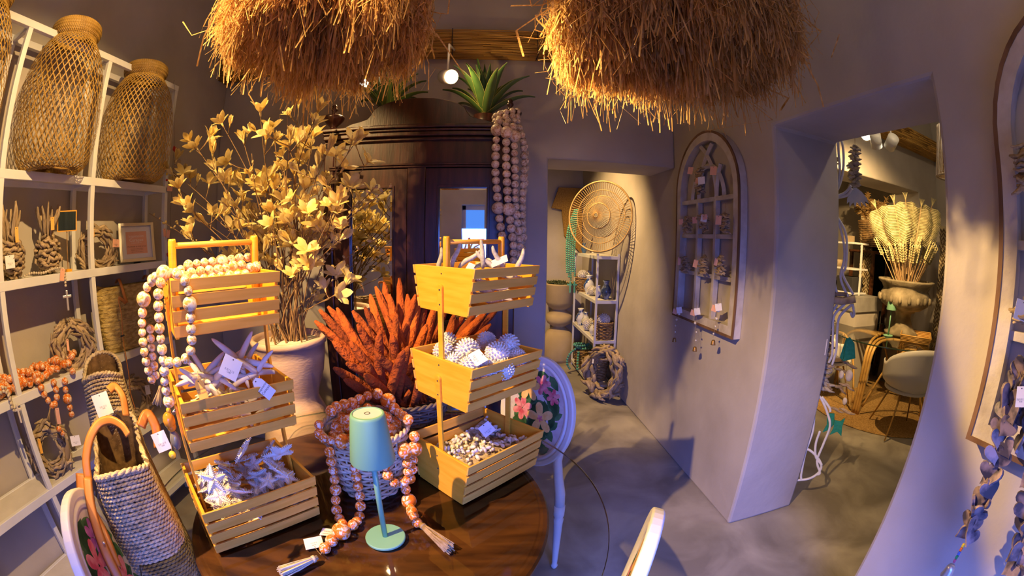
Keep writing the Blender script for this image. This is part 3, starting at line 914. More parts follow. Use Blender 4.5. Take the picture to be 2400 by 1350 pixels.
# ================================================================ driftwood pineapples and wreaths
M['driftwood'] = mat('driftwood', (0.27, 0.19, 0.11), (0.50, 0.39, 0.25), scale=3, rough=0.85, stretch=(5, 5, 1), rand=0.25)
M['driftwood_grey'] = mat('driftwood_grey', (0.30, 0.27, 0.22), (0.52, 0.47, 0.39), scale=3, rough=0.85, stretch=(5, 5, 1), rand=0.2)
STK = stick_meshes(M['driftwood']); STKG = stick_meshes(M['driftwood_grey'])
def pineapple(loc, R, H, Hc, label, seed, tags=()):
    r_ = random.Random(seed); loc = Vector(loc)
    t = thing('driftwood_pineapple', label, 'ornament', loc, group='driftwood pineapples on the shelf')
    rows = 9
    core = MB().ball((0, 0, H / 2), 1.0, 12, 8, (R * 0.72, R * 0.72, H * 0.46)); core.build('core', M['driftwood'], t, smooth=True)
    for i in range(rows):
        u = (i + 0.5) / rows; z = H * u; rr = R * sqrt(max(0.12, 1 - (2 * u - 1) ** 2)) * 0.92
        n = max(4, int(2 * pi * rr / 0.042))
        for k in range(n):
            a = 2 * pi * (k + 0.5 * (i % 2)) / n + r_.uniform(-.1, .1)
            p = loc + Vector((rr * cos(a), rr * sin(a), z + r_.uniform(-.004, .004)))
            d = Vector((-sin(a), cos(a), r_.uniform(-.45, .45)))
            lay_stick(t, STK, p, d, r_.uniform(0.045, 0.062), r_.uniform(0.0075, 0.011), r_)
    for k in range(10):
        a = 2 * pi * k / 10 + r_.uniform(-.2, .2); tilt = r_.uniform(0.12, 0.42)
        d = Vector((cos(a) * tilt, sin(a) * tilt, 1)).normalized(); L = Hc * r_.uniform(0.8, 1.1)
        lay_stick(t, STK, loc + Vector((cos(a) * 0.022, sin(a) * 0.022, H * 0.95)) + d * L * 0.45, d, L, r_.uniform(0.008, 0.012), r_, 'crown_stick')
    cv = (CAMP - loc).normalized()
    for (dx, dz, w, h, m, ln) in tags:
        side = Vector((0, 1, 0)) * dx
        card(t, loc + Vector((cv.x * R * 1.12, cv.y * R * 1.12, dz)) + side, cv + Vector((0.1, 0, .1)), (0.1 * dx, -0.05, 1), w, h, m, ln)
    return t
pineapple(Vector((-1.89, 1.075, SHZ[3])), 0.072, 0.165, 0.15, 'driftwood pineapple with orange tag on the second shelf beside the dark sign', 21, [(0.03, 0.21, 0.018, 0.055, M['paper_orange'], None)])
pineapple(Vector((-1.89, 0.855, SHZ[3])), 0.075, 0.16, 0.15, 'driftwood pineapple with white price tag at the left picture edge', 22, [(0.0, 0.07, 0.045, 0.05, M['paper'], BAR), (0.04, 0.17, 0.016, 0.06, M['paper_orange'], None)])
pineapple(Vector((-1.86, 1.0, SHZ[0])), 0.078, 0.17, 0.14, 'driftwood pineapple with orange tag on the lowest visible shelf', 23, [(0.02, 0.17, 0.02, 0.06, M['paper_orange'], None), (0.0, 0.06, 0.05, 0.06, M['paper'], None)])
pineapple(Vector((-1.90, 1.26, SHZ[0])), 0.07, 0.16, 0.13, 'driftwood pineapple mostly hidden behind the floral chair', 24)
def wreath(c, nrm, R, r, n, label, seed, meshes=None, sl=0.075, st=0.0085, cat='wreath', tags=()):
    r_ = random.Random(seed); c = Vector(c); nrm = Vector(nrm).normalized()
    up = Vector((0, 0, 1)); s1 = up.cross(nrm).normalized(); s2 = nrm.cross(s1)
    t = thing('driftwood_wreath', label, cat, c - s2 * (R + r), group='driftwood wreaths')
    wbuild(MB().tube([c + s1 * cos(a) * R + s2 * sin(a) * R for a in [2 * pi * k / 28 for k in range(28)]], r * 0.62, 7, closed=True), 'ring_core', M['driftwood'], t, smooth=True)
    for k in range(n):
        a = 2 * pi * k / n + r_.uniform(-.05, .05); b = r_.uniform(0, 2 * pi)
        rad = s1 * cos(a) + s2 * sin(a); tan = -s1 * sin(a) + s2 * cos(a)
        p = c + rad * (R + r * 0.85 * cos(b)) + nrm * (r * 0.85 * sin(b))
        d = tan + rad * r_.uniform(-.5, .5) + nrm * r_.uniform(-.3, .3)
        lay_stick(t, meshes or STK, p, d, sl * r_.uniform(0.75, 1.3), st * r_.uniform(0.8, 1.3), r_)
    for (ang, w, h, m, ln, out) in tags:
        rad = s1 * cos(ang) + s2 * sin(ang)
        card(t, c + rad * (R + out) + nrm * (r * 1.25), nrm + Vector((0, -0.2, 0.1)), (0, 0.1, 1), w, h, m, ln)
    return t
wn_ = Vector((1, -0.35, 0.15))
wreath(P(228, 586, X=-1.90), wn_, 0.085, 0.032, 72, 'driftwood wreath with orange and pink tags beside the picture frame', 31, tags=[(2.0, 0.022, 0.04, M['paper_orange'], None, 0.0), (0.2, 0.04, 0.04, M['paper_pink'], BAR, 0.02)])
wreath(P(172, 812, X=-1.87), wn_ + Vector((0, 0.05, 0)), 0.088, 0.036, 84, 'driftwood wreath with white price tag standing on the third shelf', 32, tags=[(-0.9, 0.05, 0.05, M['paper'], BAR, 0.03), (2.8, 0.012, 0.05, M['paper_pink'], None, -0.045)])
wreath(P(118, 1052, X=-1.88), wn_ + Vector((0, 0, 0.1)), 0.088, 0.034, 76, 'shaded driftwood wreath on the fourth shelf below the orange beads', 33, tags=[(2.6, 0.014, 0.06, M['paper_orange'], None, -0.03), (0.0, 0.05, 0.045, M['paper'], BAR, 0.05)])
wreath(P(318, 935, X=-1.90), wn_, 0.085, 0.032, 66, 'driftwood wreath half hidden behind the tall straw bag', 34, tags=[(0.4, 0.03, 0.05, M['paper'], None, 0.0)])

# ================================================================ small dark sign on a stick, picture frame
M['slate'] = mat('slate', (0.012, 0.02, 0.02), (0.03, 0.045, 0.045), scale=3, rough=0.25, stretch=(1, 14, 1))
sc_ = P(157, 518, X=-1.86); 
sg = thing('chalkboard_sign', 'small dark chalkboard sign with pale rim held up on a stick', 'sign', (sc_.x, sc_.y, SHZ[3]))
n_ = Vector((1, -0.62, 0)).normalized(); F = Matrix((Vector((0, 0, 1)).cross(n_), Vector((0, 0, 1)), n_)).transposed().to_4x4(); F.translation = sc_
wbuild(MB().prism([(-.052, -.046), (.052, -.046), (.052, .046), (-.052, .046)], -.003, .003, 'z').xf(F), 'rim', M['bamboo'], sg, fix=True)
wbuild(MB().prism([(-.047, -.041), (.047, -.041), (.047, .041), (-.047, .041)], .001, .0036, 'z').xf(F), 'board', M['slate'], sg, fix=True)
wbuild(MB().tube([sc_ - n_ * 0.008 + Vector((0, 0, 0.03)), Vector((sc_.x, sc_.y, SHZ[3])) - n_ * 0.008], 0.003, 6), 'stick', M['twig'], sg)
wbuild(MB().cbox((sc_.x, sc_.y, SHZ[3] + 0.006), (0.03, 0.03, 0.012)), 'foot', M['bamboo'], sg)

fc = P(322, 580, X=-1.885)
pf = thing('picture_frame', 'silver picture frame with a pink printed card on the second shelf', 'picture frame', (fc.x, fc.y, SHZ[3]))
n_ = Vector((1.0, -0.55, 0.30)).normalized(); u_ = Vector((0, 0, 1)); u_ = (u_ - n_ * u_.dot(n_)).normalized(); r_v = u_.cross(n_)
F = Matrix((r_v, u_, n_)).transposed().to_4x4(); W2, H2 = 0.112, 0.108
F.translation = Vector((fc.x, fc.y, SHZ[3])) + u_ * (H2 + 0.004)
M['silver'] = mat('brushed_silver', (0.62, 0.62, 0.58), rough=0.35, metal=0.7)
b = MB(); e = 0.017
b.box((-W2, -H2, 0), (-W2 + e, H2, 0.022)); b.box((W2 - e, -H2, 0), (W2, H2, 0.022)); b.box((-W2 + e, H2 - e, 0), (W2 - e, H2, 0.022)); b.box((-W2 + e, -H2, 0), (W2 - e, -H2 + e, 0.022))
wbuild(b.xf(F), 'moulding', M['silver'], pf, bevel=0.001)
wbuild(MB().box((-W2 + e, -H2 + e, 0.002), (W2 - e, H2 - e, 0.008)).xf(F), 'mount', M['paper'], pf)
cdp = wbuild(MB().box((-0.066, -0.062, 0.008), (0.066, 0.062, 0.0086)).xf(F), 'printed_card', M['paper_pink'], pf)
for s, z, y, ink in (('Inspiración', 0.022, 0.036, M['ink_white']), ('Curaçao', 0.026, 0.014, M['ink_white']), ('handmade with love', 0.008, -0.002, M['ink_white']), ('Handmade by local artists', 0.0115, -0.022, M['ink_brown']), ('every piece is made of natural', 0.0065, -0.034, M['ink_brown']), ('materials found on the island', 0.0065, -0.042, M['ink_brown']), ('thank you for your support', 0.0065, -0.052, M['ink_brown'])):
    wbuild(text_mb(s, z).xf(Matrix.Translation((0, y, 0.0089))).xf(F), 'lettering', ink, cdp)
wbuild(MB().box((-0.02, -H2, -0.05), (0.02, -H2 + 0.004, 0.0)).xf(F), 'easel_foot', M['ink'], pf)

# ================================================================ bead rosaries and garlands on the shelf
M['bead_orange'] = mat('bead_marbled_orange', (0.66, 0.15, 0.012), (0.80, 0.66, 0.50), scale=1.6, rough=0.22, rand=0.15, c3=(0.72, 0.24, 0.03), lo=0.40, hi=0.60, distort=1.2)
M['bead_pale'] = mat('bead_marbled_pale', (0.62, 0.32, 0.08), (0.78, 0.72, 0.64), scale=1.5, rough=0.3, rand=0.1, c3=(0.76, 0.58, 0.34), lo=0.40, hi=0.58, distort=1.0)
M['bead_brown'] = mat('bead_brown_white', (0.42, 0.22, 0.10), (0.74, 0.66, 0.55), scale=2.0, rough=0.4, rand=0.15, lo=0.35, hi=0.55, distort=1.0)
M['bead_shell'] = mat('bead_shell', (0.45, 0.36, 0.26), (0.72, 0.66, 0.58), scale=3, rough=0.4, rand=0.2)
M['cross_pale'] = mat('pale_wood_cross', (0.55, 0.48, 0.40), (0.75, 0.70, 0.64), scale=8, rough=0.35)
BO, BP_, BB, BS = bead_mesh('o', M['bead_orange']), bead_mesh('p', M['bead_pale']), bead_mesh('b', M['bead_brown'], 12, 8), bead_mesh('s', M['bead_shell'], 8, 6)
FINIAL = Vector((WX + 0.505, WY + 0.03, 2.255))
for k in range(3):
    lay_beads(fg, [FINIAL + Vector((-0.02 + 0.066 * cos(a), 0.066 * sin(a), -0.012 - 0.028 * k + 0.015 * cos(a))) for a in [2 * pi * j / 20 for j in range(21)]], 0.019, BB, seed=40 + k)
for k, (pts, big) in enumerate((([(1172, 278, 2.12), (1165, 300, 2.10), (1163, 330, 2.10), (1161, 400, 2.10), (1166, 460, 2.10), (1170, 510, 2.10), (1178, 560, 2.10)], {1, 10}),
        ([(1185, 285, 2.12), (1187, 312, 2.09), (1186, 350, 2.09), (1187, 400, 2.09), (1190, 463, 2.09), (1196, 520, 2.09), (1203, 570, 2.09), (1203, 612, 2.09)], {1, 10}),
        ([(1200, 290, 2.13), (1206, 312, 2.11), (1205, 345, 2.11), (1207, 400, 2.11), (1207, 460, 2.11), (1212, 520, 2.11), (1218, 570, 2.11), (1215, 610, 2.11)], {1}),
        ([(1212, 292, 2.2), (1224, 320, 2.2), (1228, 370, 2.2), (1226, 430, 2.2), (1224, 500, 2.2), (1228, 570, 2.2)], None), ([(1215, 300, 2.24), (1230, 350, 2.24), (1230, 420, 2.24), (1224, 480, 2.24), (1224, 590, 2.24)], None))):
    pth = catmull([P(x, y, Y=d) for x, y, d in pts], 6)
    lay_beads(fg, pth, 0.0215, BB, big=big, bigr=1.6, seed=50 + k); cord(fg, pth)
def pxpath(pts, **kw):
    out = []
    for p in pts:
        k = dict(kw)
        if len(p) > 2: k = {kk: p[2] for kk in kw}
        out.append(P(p[0], p[1], **k))
    return out
def cross(t, c, s, m, nrm):
    n = Vector(nrm).normalized(); u = Vector((0, 0, 1)); u = (u - n * u.dot(n)).normalized(); r = u.cross(n)
    F = Matrix((r, u, n)).transposed().to_4x4(); F.translation = Vector(c)
    o = [(-.12, -1), (.12, -1), (.12, .2), (.5, .2), (.5, .46), (.12, .46), (.12, .9), (-.12, .9), (-.12, .46), (-.5, .46), (-.5, .2), (-.12, .2)]
    return wbuild(MB().prism([(a * s, b * s) for a, b in o], -s * .1, s * .1, 'z').xf(F), 'cross', m, t, bevel=0.002, fix=True)
ros = thing('rosary', 'shell bead rosary with silver cross hanging over the second shelf', 'rosary', (-1.82, 0.95, SHZ[3]))
pth = catmull(pxpath([(55, 648, -1.86), (75, 640, -1.84), (100, 640, -1.83), (120, 632, -1.83), (140, 628, -1.83), (150, 632, -1.80), (152, 645, -1.79), (153, 660, -1.785), (154, 672, -1.785)], X=-1.8), 6)
cord(ros, pth); lay_beads(ros, pth, 0.0065, BS, seed=3)
cross(ros, P(158, 703, X=-1.785), 0.045, M['silver'], (1, -0.5, 0))
card(ros, P(146, 644, X=-1.775), (1, -0.5, 0), (0.2, 0.1, 1), 0.022, 0.05, M['paper_pink'], None)
ros2 = thing('rosary', 'small pale bead rosary with pale cross at the left picture edge', 'rosary', (-1.82, 0.6, SHZ[2]))
pth = catmull(pxpath([(-8, 930, -1.83), (0, 912, -1.82), (12, 908, -1.81), (20, 920, -1.80), (25, 935, -1.79), (28, 948, -1.785), (34, 955, -1.785)], X=-1.8), 6)
cord(ros2, pth); lay_beads(ros2, pth, 0.0075, BS, seed=4); lay_beads(ros2, [p + Vector((0.01, -0.008, -0.012)) for p in pth], 0.0075, BS, seed=5)
cross(ros2, P(44, 968, X=-1.78), 0.04, M['cross_pale'], (1, -0.5, 0))

gar = thing('bead_garland', 'heap of orange marbled beads spilling off the third shelf', 'garland', (-1.82, 0.85, SHZ[2]), group='wooden bead garlands')
r_ = random.Random(9); heap = []
for k in range(70):
    y = 0.66 + 0.5 * k / 69 if k < 35 else 1.16 - 0.5 * (k - 35) / 35
    heap.append(Vector((-1.87 + 0.05 * sin(k * 1.9) + r_.uniform(-.01, .01), y + 0.02 * sin(k * 2.7), SHZ[2] + 0.018 + 0.028 * (0.5 + 0.5 * sin(k * 0.9)) + (0.022 if k >= 35 else 0))))
lay_beads(gar, catmull(heap, 4), 0.0175, BO, big={9, 40}, seed=6)
for pts, big in (([(85, 885), (95, 905), (102, 922), (112, 938), (122, 950)], None), ([(124, 888), (128, 905), (133, 920), (132, 940), (126, 952)], None),
                 ([(146, 890), (158, 897)], None), ([(172, 862), (168, 880)], None), ([(152, 905), (156, 925), (160, 945), (166, 962), (168, 972)], {1}), ([(134, 1000), (142, 1010), (150, 1020)], None)):
    pth = catmull(pxpath(pts, X=-1.785), 6); lay_beads(gar, pth, 0.0155, BO, big=big, bigr=1.6, seed=len(pts)); cord(gar, pth)
cord(gar, pxpath([(126, 952), (130, 975), (134, 1000)], X=-1.785)); 
card(gar, P(136, 975, X=-1.78), (1, -0.5, 0), (0.1, 0.1, 1), 0.02, 0.07, M['paper_pink'], None)
tassel(gar, P(118, 955, X=-1.785), P(112, 985, X=-1.785), 0.004, 0.012, 10, M['twine'], 3)

# ================================================================ straw bag on the third shelf
M['straw'] = mat('straw_braid', (0.36, 0.25, 0.07), (0.60, 0.46, 0.17), scale=30, rough=0.8, bump=1.0, bscale=55, stretch=(1, 1, 2.2), bdist=0.012)
M['leather'] = mat('leather_tan', (0.46, 0.16, 0.03), (0.60, 0.25, 0.06), scale=8, rough=0.45, rand=0.05)
def flat_bag(t, F, w0, w1, h, d, m, rows, name='body'):
    """soft bag of braided rows, open on top: F maps (across, up, out)"""
    b = MB(); seg = 40
    nr = rows * 3
    base = 0
    for i in range(nr + 1):
        u = i / nr; w = w0 + (w1 - w0) * u
        bulge = 1 + 0.10 * sin(pi * u)
        rel = 0.0035 * (1 if i % 3 == 1 else -0.4)
        for k in range(seg):
            a = 2 * pi * k / seg
            ex = 0.45
            cx = math.copysign(abs(cos(a)) ** ex, cos(a)); cy = math.copysign(abs(sin(a)) ** 0.9, sin(a))
            dep = d * (1 - 0.55 * u) * bulge
            br = rel * (1 + 0.5 * (1 if k % 2 else -1))
            low = 0.92 + 0.08 * min(1, u * 6)
            b.v.append(((w / 2 + br) * cx * low, h * u - 0.02 * u * cos(a) ** 2 * 0 + (0.012 * cos(2 * a) if i == nr else 0), (dep / 2 + br) * cy))
    for i in range(nr):
        for k in range(seg):
            l = (k + 1) % seg; b.f.append((i * seg + k, i * seg + l, (i + 1) * seg + l, (i + 1) * seg + k))
    b.f.append(tuple(range(seg)))
    b.xf(F)
    return wbuild(b, name, m, t, smooth=True, fix=True)
bp0 = P(262, 826, X=-1.86); bp1 = P(345, 800, X=-1.86)
bg = thing('straw_bag', 'flat yellow straw bag with tan leather strap on the third shelf', 'bag', (-1.88, 1.58, SHZ[2]))
n_ = Vector((1, -0.12, 0.0)).normalized(); u_ = Vector((0, 0, 1)); F = Matrix((u_.cross(n_), u_, n_)).transposed().to_4x4(); F.translation = Vector((-1.885, 1.60, SHZ[2]))
flat_bag(bg, F, 0.40, 0.44, 0.335, 0.12, M['straw'], 15)
for dx in (-0.06, 0.14):
    pts = [F @ Vector(p) for p in ((dx, 0.34, -0.02), (dx, 0.36, 0.015), (dx, 0.30, 0.05), (dx + 0.005, 0.24, 0.07))]
    wbuild(MB().tube(catmull(pts, 4), 0.011, 6, flat=0.25, up=n_), 'strap_tab', M['leather'], bg, smooth=True)
sp = [F @ Vector((-0.06, 0.24, 0.07)), P(278, 700, X=-1.78), P(285, 740, X=-1.775), P(288, 790, X=-1.77), P(296, 840, X=-1.77), P(303, 885, X=-1.77), P(306, 920, X=-1.78), P(318, 960, X=-1.78)]
wbuild(MB().tube(catmull(sp, 6), 0.010, 6, flat=0.2, up=n_), 'strap', M['leather'], bg, smooth=True)
wbuild(MB().cbox(P(287, 787, X=-1.766), (0.006, 0.026, 0.008)), 'buckle', M['ink'], bg)

# ================================================================ red bird mobile hanging at the end of the shelf
M['red_felt'] = mat('red_felt', (0.36, 0.01, 0.012), (0.45, 0.025, 0.02), scale=40, rough=0.9)
M['red_bead'] = mat('red_bead', (0.55, 0.02, 0.015), rough=0.2)
M['yellow_bead'] = mat('yellow_bead', (0.72, 0.50, 0.05), rough=0.25)
mob = thing('bird_mobile', 'string mobile with a dark red felt bird hanging from the shelf end', 'mobile', P(408, 420, X=-1.78))
wire = [P(409, 188, X=-1.80), P(406, 195, X=-1.795), P(409, 200, X=-1.79), P(409, 330, X=-1.785), P(404, 420, X=-1.78), P(400, 600, X=-1.78)]
cord(mob, wire, 0.0008, M['ink'], 'wire')
bird = [(-.5, -.1), (-.42, .35), (-.3, .55), (-.12, .3), (.1, .25), (.22, .05), (.36, .18), (.5, .12), (.7, .0), (.5, -.05), (.42, -.28), (.15, -.5), (-.1, -.45), (-.3, -.25)]
nb = Vector((1, -0.9, 0)).normalized(); ub = Vector((0, 0, 1)); Fb = Matrix((ub.cross(nb), ub, nb)).transposed().to_4x4()
def felt(outline, c, s, m, name, th=0.012):
    F2 = Fb.copy(); F2.translation = c
    return wbuild(MB().prism([(a * s, b * s) for a, b in outline], -th / 2, th / 2, 'z').xf(F2), name, m, mob, bevel=0.003, fix=True)
felt(bird, P(412, 350, X=-1.78), 0.042, M['red_felt'], 'bird')
hrt = [(0, -.6), (.45, -.1), (.5, .25), (.25, .45), (0, .25), (-.25, .45), (-.5, .25), (-.45, -.1)]
felt(hrt, P(416, 380, X=-1.78), 0.045, M['driftwood'], 'heart')
felt(hrt, P(398, 598, X=-1.78), 0.04, M['red_felt'], 'heart')
for (x, y) in ((391, 408), (413, 411)):
    for dy, m in ((0, M['yellow_bead']), (14, M['red_bead'])):
        wbuild(MB().ball(P(x, y + dy, X=-1.78), 0.007, 8, 6), 'bead', m, mob, smooth=True)
card(mob, P(398, 442, X=-1.78), (1, -.6, 0), (0, .1, 1), 0.035, 0.028, M['paper_pink'], None)
card(mob, P(394, 548, X=-1.78), (1, -.6, 0), (0, .2, 1), 0.022, 0.045, M['paper_pink'], None)
card(mob, P(386, 545, X=-1.78), (1, -.2, 0), (0, -.1, 1), 0.02, 0.045, M['paper_pink'], None)
# ================================================================ mint table lamp
M['mint'] = mat('mint_lacquer', (0.175, 0.40, 0.26), (0.19, 0.425, 0.28), scale=4, rough=0.5)
M['lamp_top'] = mat('lamp_top_white', (0.55, 0.60, 0.57), rough=0.4)
def table_lamp(loc, s, label):
    t = thing('table_lamp', label, 'lamp', loc)
    MB().lathe([(0, 0), (0.052, 0), (0.055, 0.002), (0.055, 0.007), (0.053, 0.009), (0, 0.009)], 40).xf(Matrix.Scale(s, 4)).build('base', M['mint'], t, smooth=False)
    MB().tube([(0, 0, 0.008 * s), (0, 0, 0.30 * s)], 0.0075 * s, 14).build('pole', M['mint'], t, smooth=True)
    MB().lathe([(0.055, 0.258), (0.0565, 0.262), (0.0425, 0.378), (0.0405, 0.384), (0.036, 0.386), (0.035, 0.384), (0.035, 0.38), (0.053, 0.262), (0.055, 0.258)], 40).xf(Matrix.Scale(s, 4)).build('shade', M['mint'], t, smooth=True)
    cap = MB().lathe([(0.0355, 0.3835), (0.0, 0.3845)], 32).xf(Matrix.Scale(s, 4)).build('top_plate', M['lamp_top'], t)
    MB().lathe([(0.0055, 0.3848), (0.0075, 0.3848)][::-1], 20).xf(Matrix.Scale(s, 4)).build('touch_symbol', M['ink'], cap)
    return t
table_lamp((-0.266, 0.858, TZ), 1.0, 'mint green table lamp standing on the round wooden table')

# ================================================================ wicker baskets
M['wicker_pale'] = mat('wicker_pale', (0.42, 0.33, 0.20), (0.66, 0.56, 0.38), scale=10, rough=0.7, rand=0.1)
M['wicker_dark'] = mat('wicker_dark', (0.10, 0.075, 0.06), (0.22, 0.17, 0.13), scale=10, rough=0.7)
M['wicker_brown'] = mat('wicker_brown', (0.26, 0.15, 0.06), (0.46, 0.29, 0.12), scale=10, rough=0.7)
def wicker(loc, R0, R1, H, m, label, nst=26, rows=16, cat='basket', name='wicker_basket', group=None, handle=False):
    t = thing(name, label, cat, loc, group=group)
    w = MB(); st = MB(); seg = nst * 4
    for i in range(rows):
        u = (i + 0.5) / rows; r = R0 + (R1 - R0) * u ** 0.8; z = H * u
        pts = []
        for k in range(seg):
            a = 2 * pi * k / seg
            wob = 0.0042 * cos(a * nst / 2 + (pi if i % 2 else 0))
            pts.append(((r + wob) * cos(a), (r + wob) * sin(a), z + 0.0015 * sin(a * 3 + i)))
        w.tube(pts, H / rows * 0.40, 5, closed=True)
    stuff(w.build('weave', m, t, smooth=True))
    for k in range(nst):
        a = 2 * pi * k / nst
        st.tube([((R0 + (R1 - R0) * u ** 0.8) * cos(a), (R0 + (R1 - R0) * u ** 0.8) * sin(a), H * u) for u in (0, 0.5, 1.0)], 0.0032, 5)
    st.build('stakes', m, t, smooth=True)
    rim = MB(); 
    for ph in (0, pi):
        rim.tube([((R1 + 0.004 + 0.004 * cos(a * 20 + ph)) * cos(a), (R1 + 0.004 + 0.004 * cos(a * 20 + ph)) * sin(a), H + 0.006 + 0.005 * sin(a * 20 + ph)) for a in [2 * pi * k / 160 for k in range(160)]], 0.0055, 5, closed=True)
    rim.build('rim', m, t, smooth=True)
    MB().lathe([(R0, 0.002), (0, 0.003)], 24).build('bottom', m, t)
    if handle:
        MB().tube([(R1 * cos(a), 0, H + R1 * 0.9 * sin(a)) for a in [pi * k / 14 for k in range(15)]], 0.006, 6).build('handle', m, t, smooth=True)
    return t
BC = Vector((-0.362, 1.125, TZ))
wicker(BC, 0.092, 0.133, 0.215, M['wicker_pale'], 'pale wicker basket full of orange beads on the round table', 24, 17)
SCB = Vector((-0.285, 1.452, TZ))
wicker(SCB, 0.10, 0.165, 0.20, M['wicker_dark'], 'dark wicker basket holding rust coloured dried spikes', 28, 15)

# ---- orange bead garland heaped in the pale basket and hanging over its rim
og = thing('bead_garland', 'orange marbled bead garland heaped in the pale wicker basket with tassels', 'garland', (BC.x, BC.y, TZ + 0.2), group='wooden bead garlands')
coil = []
for k in range(46):
    a = k * 0.62; q = 0.098 - 0.0011 * k + 0.012 * sin(k * 1.3)
    coil.append(BC + Vector((q * cos(a), q * sin(a), 0.195 + 0.0013 * k + 0.012 * sin(k * 2.1))))
lay_beads(og, catmull(coil, 3), 0.0172, BO, big={8, 19, 33, 52, 70}, bigr=1.5, seed=4)
coil = [BC + Vector(((0.066 - 0.0022 * k) * cos(k * 0.8), (0.066 - 0.0022 * k) * sin(k * 0.8), 0.225 + 0.0012 * k)) for k in range(26)]
lay_beads(og, catmull(coil, 3), 0.0172, BO, big={6, 15}, bigr=1.45, seed=14)
rimp = [(770, 968, 1.04), (792, 952, 1.10), (822, 945, 1.15), (852, 932, 1.20), (880, 922, 1.22), (905, 935, 1.22), (925, 958, 1.18), (945, 975, 1.13), (958, 985, 1.10)]
lay_beads(og, catmull([P(x, y, Y=d) for x, y, d in rimp], 5), 0.0172, BO, big={7}, seed=5)
rimp = [(752, 985, 1.06), (745, 1010, 1.04), (760, 1030, 1.01), (790, 1035, 1.0), (815, 1035, 0.99), (845, 1030, 0.99)]
lay_beads(og, catmull([P(x, y, Y=d) for x, y, d in rimp], 5), 0.015, BO, big={4}, seed=6)
strand = lambda pts, **kw: catmull([P(x, y, h=hh) if hh < 5 else P(x, y, Z=hh - 10) for x, y, hh in pts], 6)
zb = 10 + TZ + 0.014
s1 = strand([(771, 1048, 1.055), (776, 1080, 1.055), (781, 1105, 1.055), (786, 1140, 1.05), (787, 1175, 1.035), (791, 1205, 1.02), (802, 1228, zb), (798, 1248, 10 + TZ + 0.020), (772, 1272, zb), (752, 1298, zb)])
lay_beads(og, s1, 0.0165, BO, big={9}, bigr=1.65, seed=7); cord(og, s1)
s2 = strand([(832, 1065, 1.05), (832, 1095, 1.05), (836, 1125, 1.05), (842, 1155, 1.04), (845, 1185, 1.03), (842, 1212, 1.01), (828, 1230, zb), (812, 1235, zb)])
lay_beads(og, s2, 0.0165, BO, seed=8); cord(og, s2)
s3 = strand([(945, 1040, 1.08), (953, 1075, 1.08), (956, 1110, 1.075), (950, 1140, 1.07), (957, 1165, 1.06), (960, 1185, 1.05), (968, 1205, zb), (978, 1226, zb)])
lay_beads(og, s3, 0.0165, BO, big={0, 5}, bigr=1.55, seed=9); cord(og, s3)
s4 = strand([(970, 1010, 1.10), (972, 1040, 1.09), (968, 1075, 1.09), (965, 1110, 1.085), (955, 1130, 1.08), (935, 1130, 1.06)])
lay_beads(og, s4, 0.0165, BO, big={1}, bigr=1.5, seed=10)
s5 = strand([(900, 1080, 1.06), (905, 1105, 1.055), (915, 1125, 1.05), (932, 1135, 1.05)])
lay_beads(og, s5, 0.0165, BO, seed=11)
tassel(og, P(985, 1228, Z=TZ + 0.016), P(1058, 1288, Z=TZ + 0.012), 0.009, 0.018, 46, M['twine'], 1)
tassel(og, P(744, 1306, Z=TZ + 0.014), P(655, 1345, Z=TZ + 0.012), 0.009, 0.02, 46, M['wicker_pale'], 2)
card(og, P(735, 1272, Z=TZ + 0.004), (0, -0.05, 1), (0.55, -1.0, 0), 0.052, 0.045, M['paper'], [('|| ||| | ||', 0.006, 0.002), ('18.95', 0.006, 0.010)], tie=P(752, 1300, Z=TZ + 0.02))
card(og, P(772, 1248, Z=TZ + 0.004), (0, 0, 1), (0.0, -1, 0), 0.05, 0.032, M['paper'], [('Curaçao', 0.010, -0.002), ('Inspiración', 0.0085, 0.008)], hole=False)

# ---- rust coloured dried spikes
M['rust'] = mat('rust_spike', (0.20, 0.034, 0.004), (0.46, 0.10, 0.009), scale=1.0, rough=0.95, bump=0.8, bscale=9, rand=0.22, coord='Object', bdist=0.05)
SPK = []
for k in range(3):
    r_ = random.Random(70 + k); bend = r_.uniform(-.06, .06)
    SPK.append(MB().tube([(bend * sin(pi * u), 0, u) for u in (0, .1, .25, .45, .65, .82, .93, 1.0)], [0.022, 0.028, 0.046, 0.062, 0.064, 0.058, 0.046, 0.018], 9).mesh('spike', M['rust'], True))
spk_t = [(738, 752, 1.42), (748, 725, 1.46), (768, 718, 1.50), (790, 722, 1.48), (826, 728, 1.46), (838, 760, 1.38), (868, 690, 1.62), (880, 672, 1.66), (900, 662, 1.70), (912, 690, 1.6), (936, 652, 1.72), (955, 690, 1.66),
         (975, 690, 1.60), (985, 680, 1.66), (1000, 700, 1.68), (1020, 715, 1.66), (1045, 725, 1.70), (1065, 735, 1.68), (1090, 738, 1.72), (1115, 732, 1.74), (1140, 730, 1.74), (1165, 728, 1.76), (1150, 760, 1.72), (1100, 770, 1.66), (1060, 780, 1.60), (1030, 790, 1.56),
         (890, 778, 1.32), (920, 785, 1.34), (946, 822, 1.26), (957, 812, 1.32), (985, 872, 1.26), (782, 862, 1.26), (812, 852, 1.28), (806, 888, 1.22), (855, 878, 1.20), (860, 850, 1.26), (820, 800, 1.34), (780, 800, 1.36), (905, 740, 1.48), (930, 735, 1.5), (855, 720, 1.55), (1000, 760, 1.5), (880, 830, 1.26)]
sb_ = SCB + Vector((0, 0, 0.17))
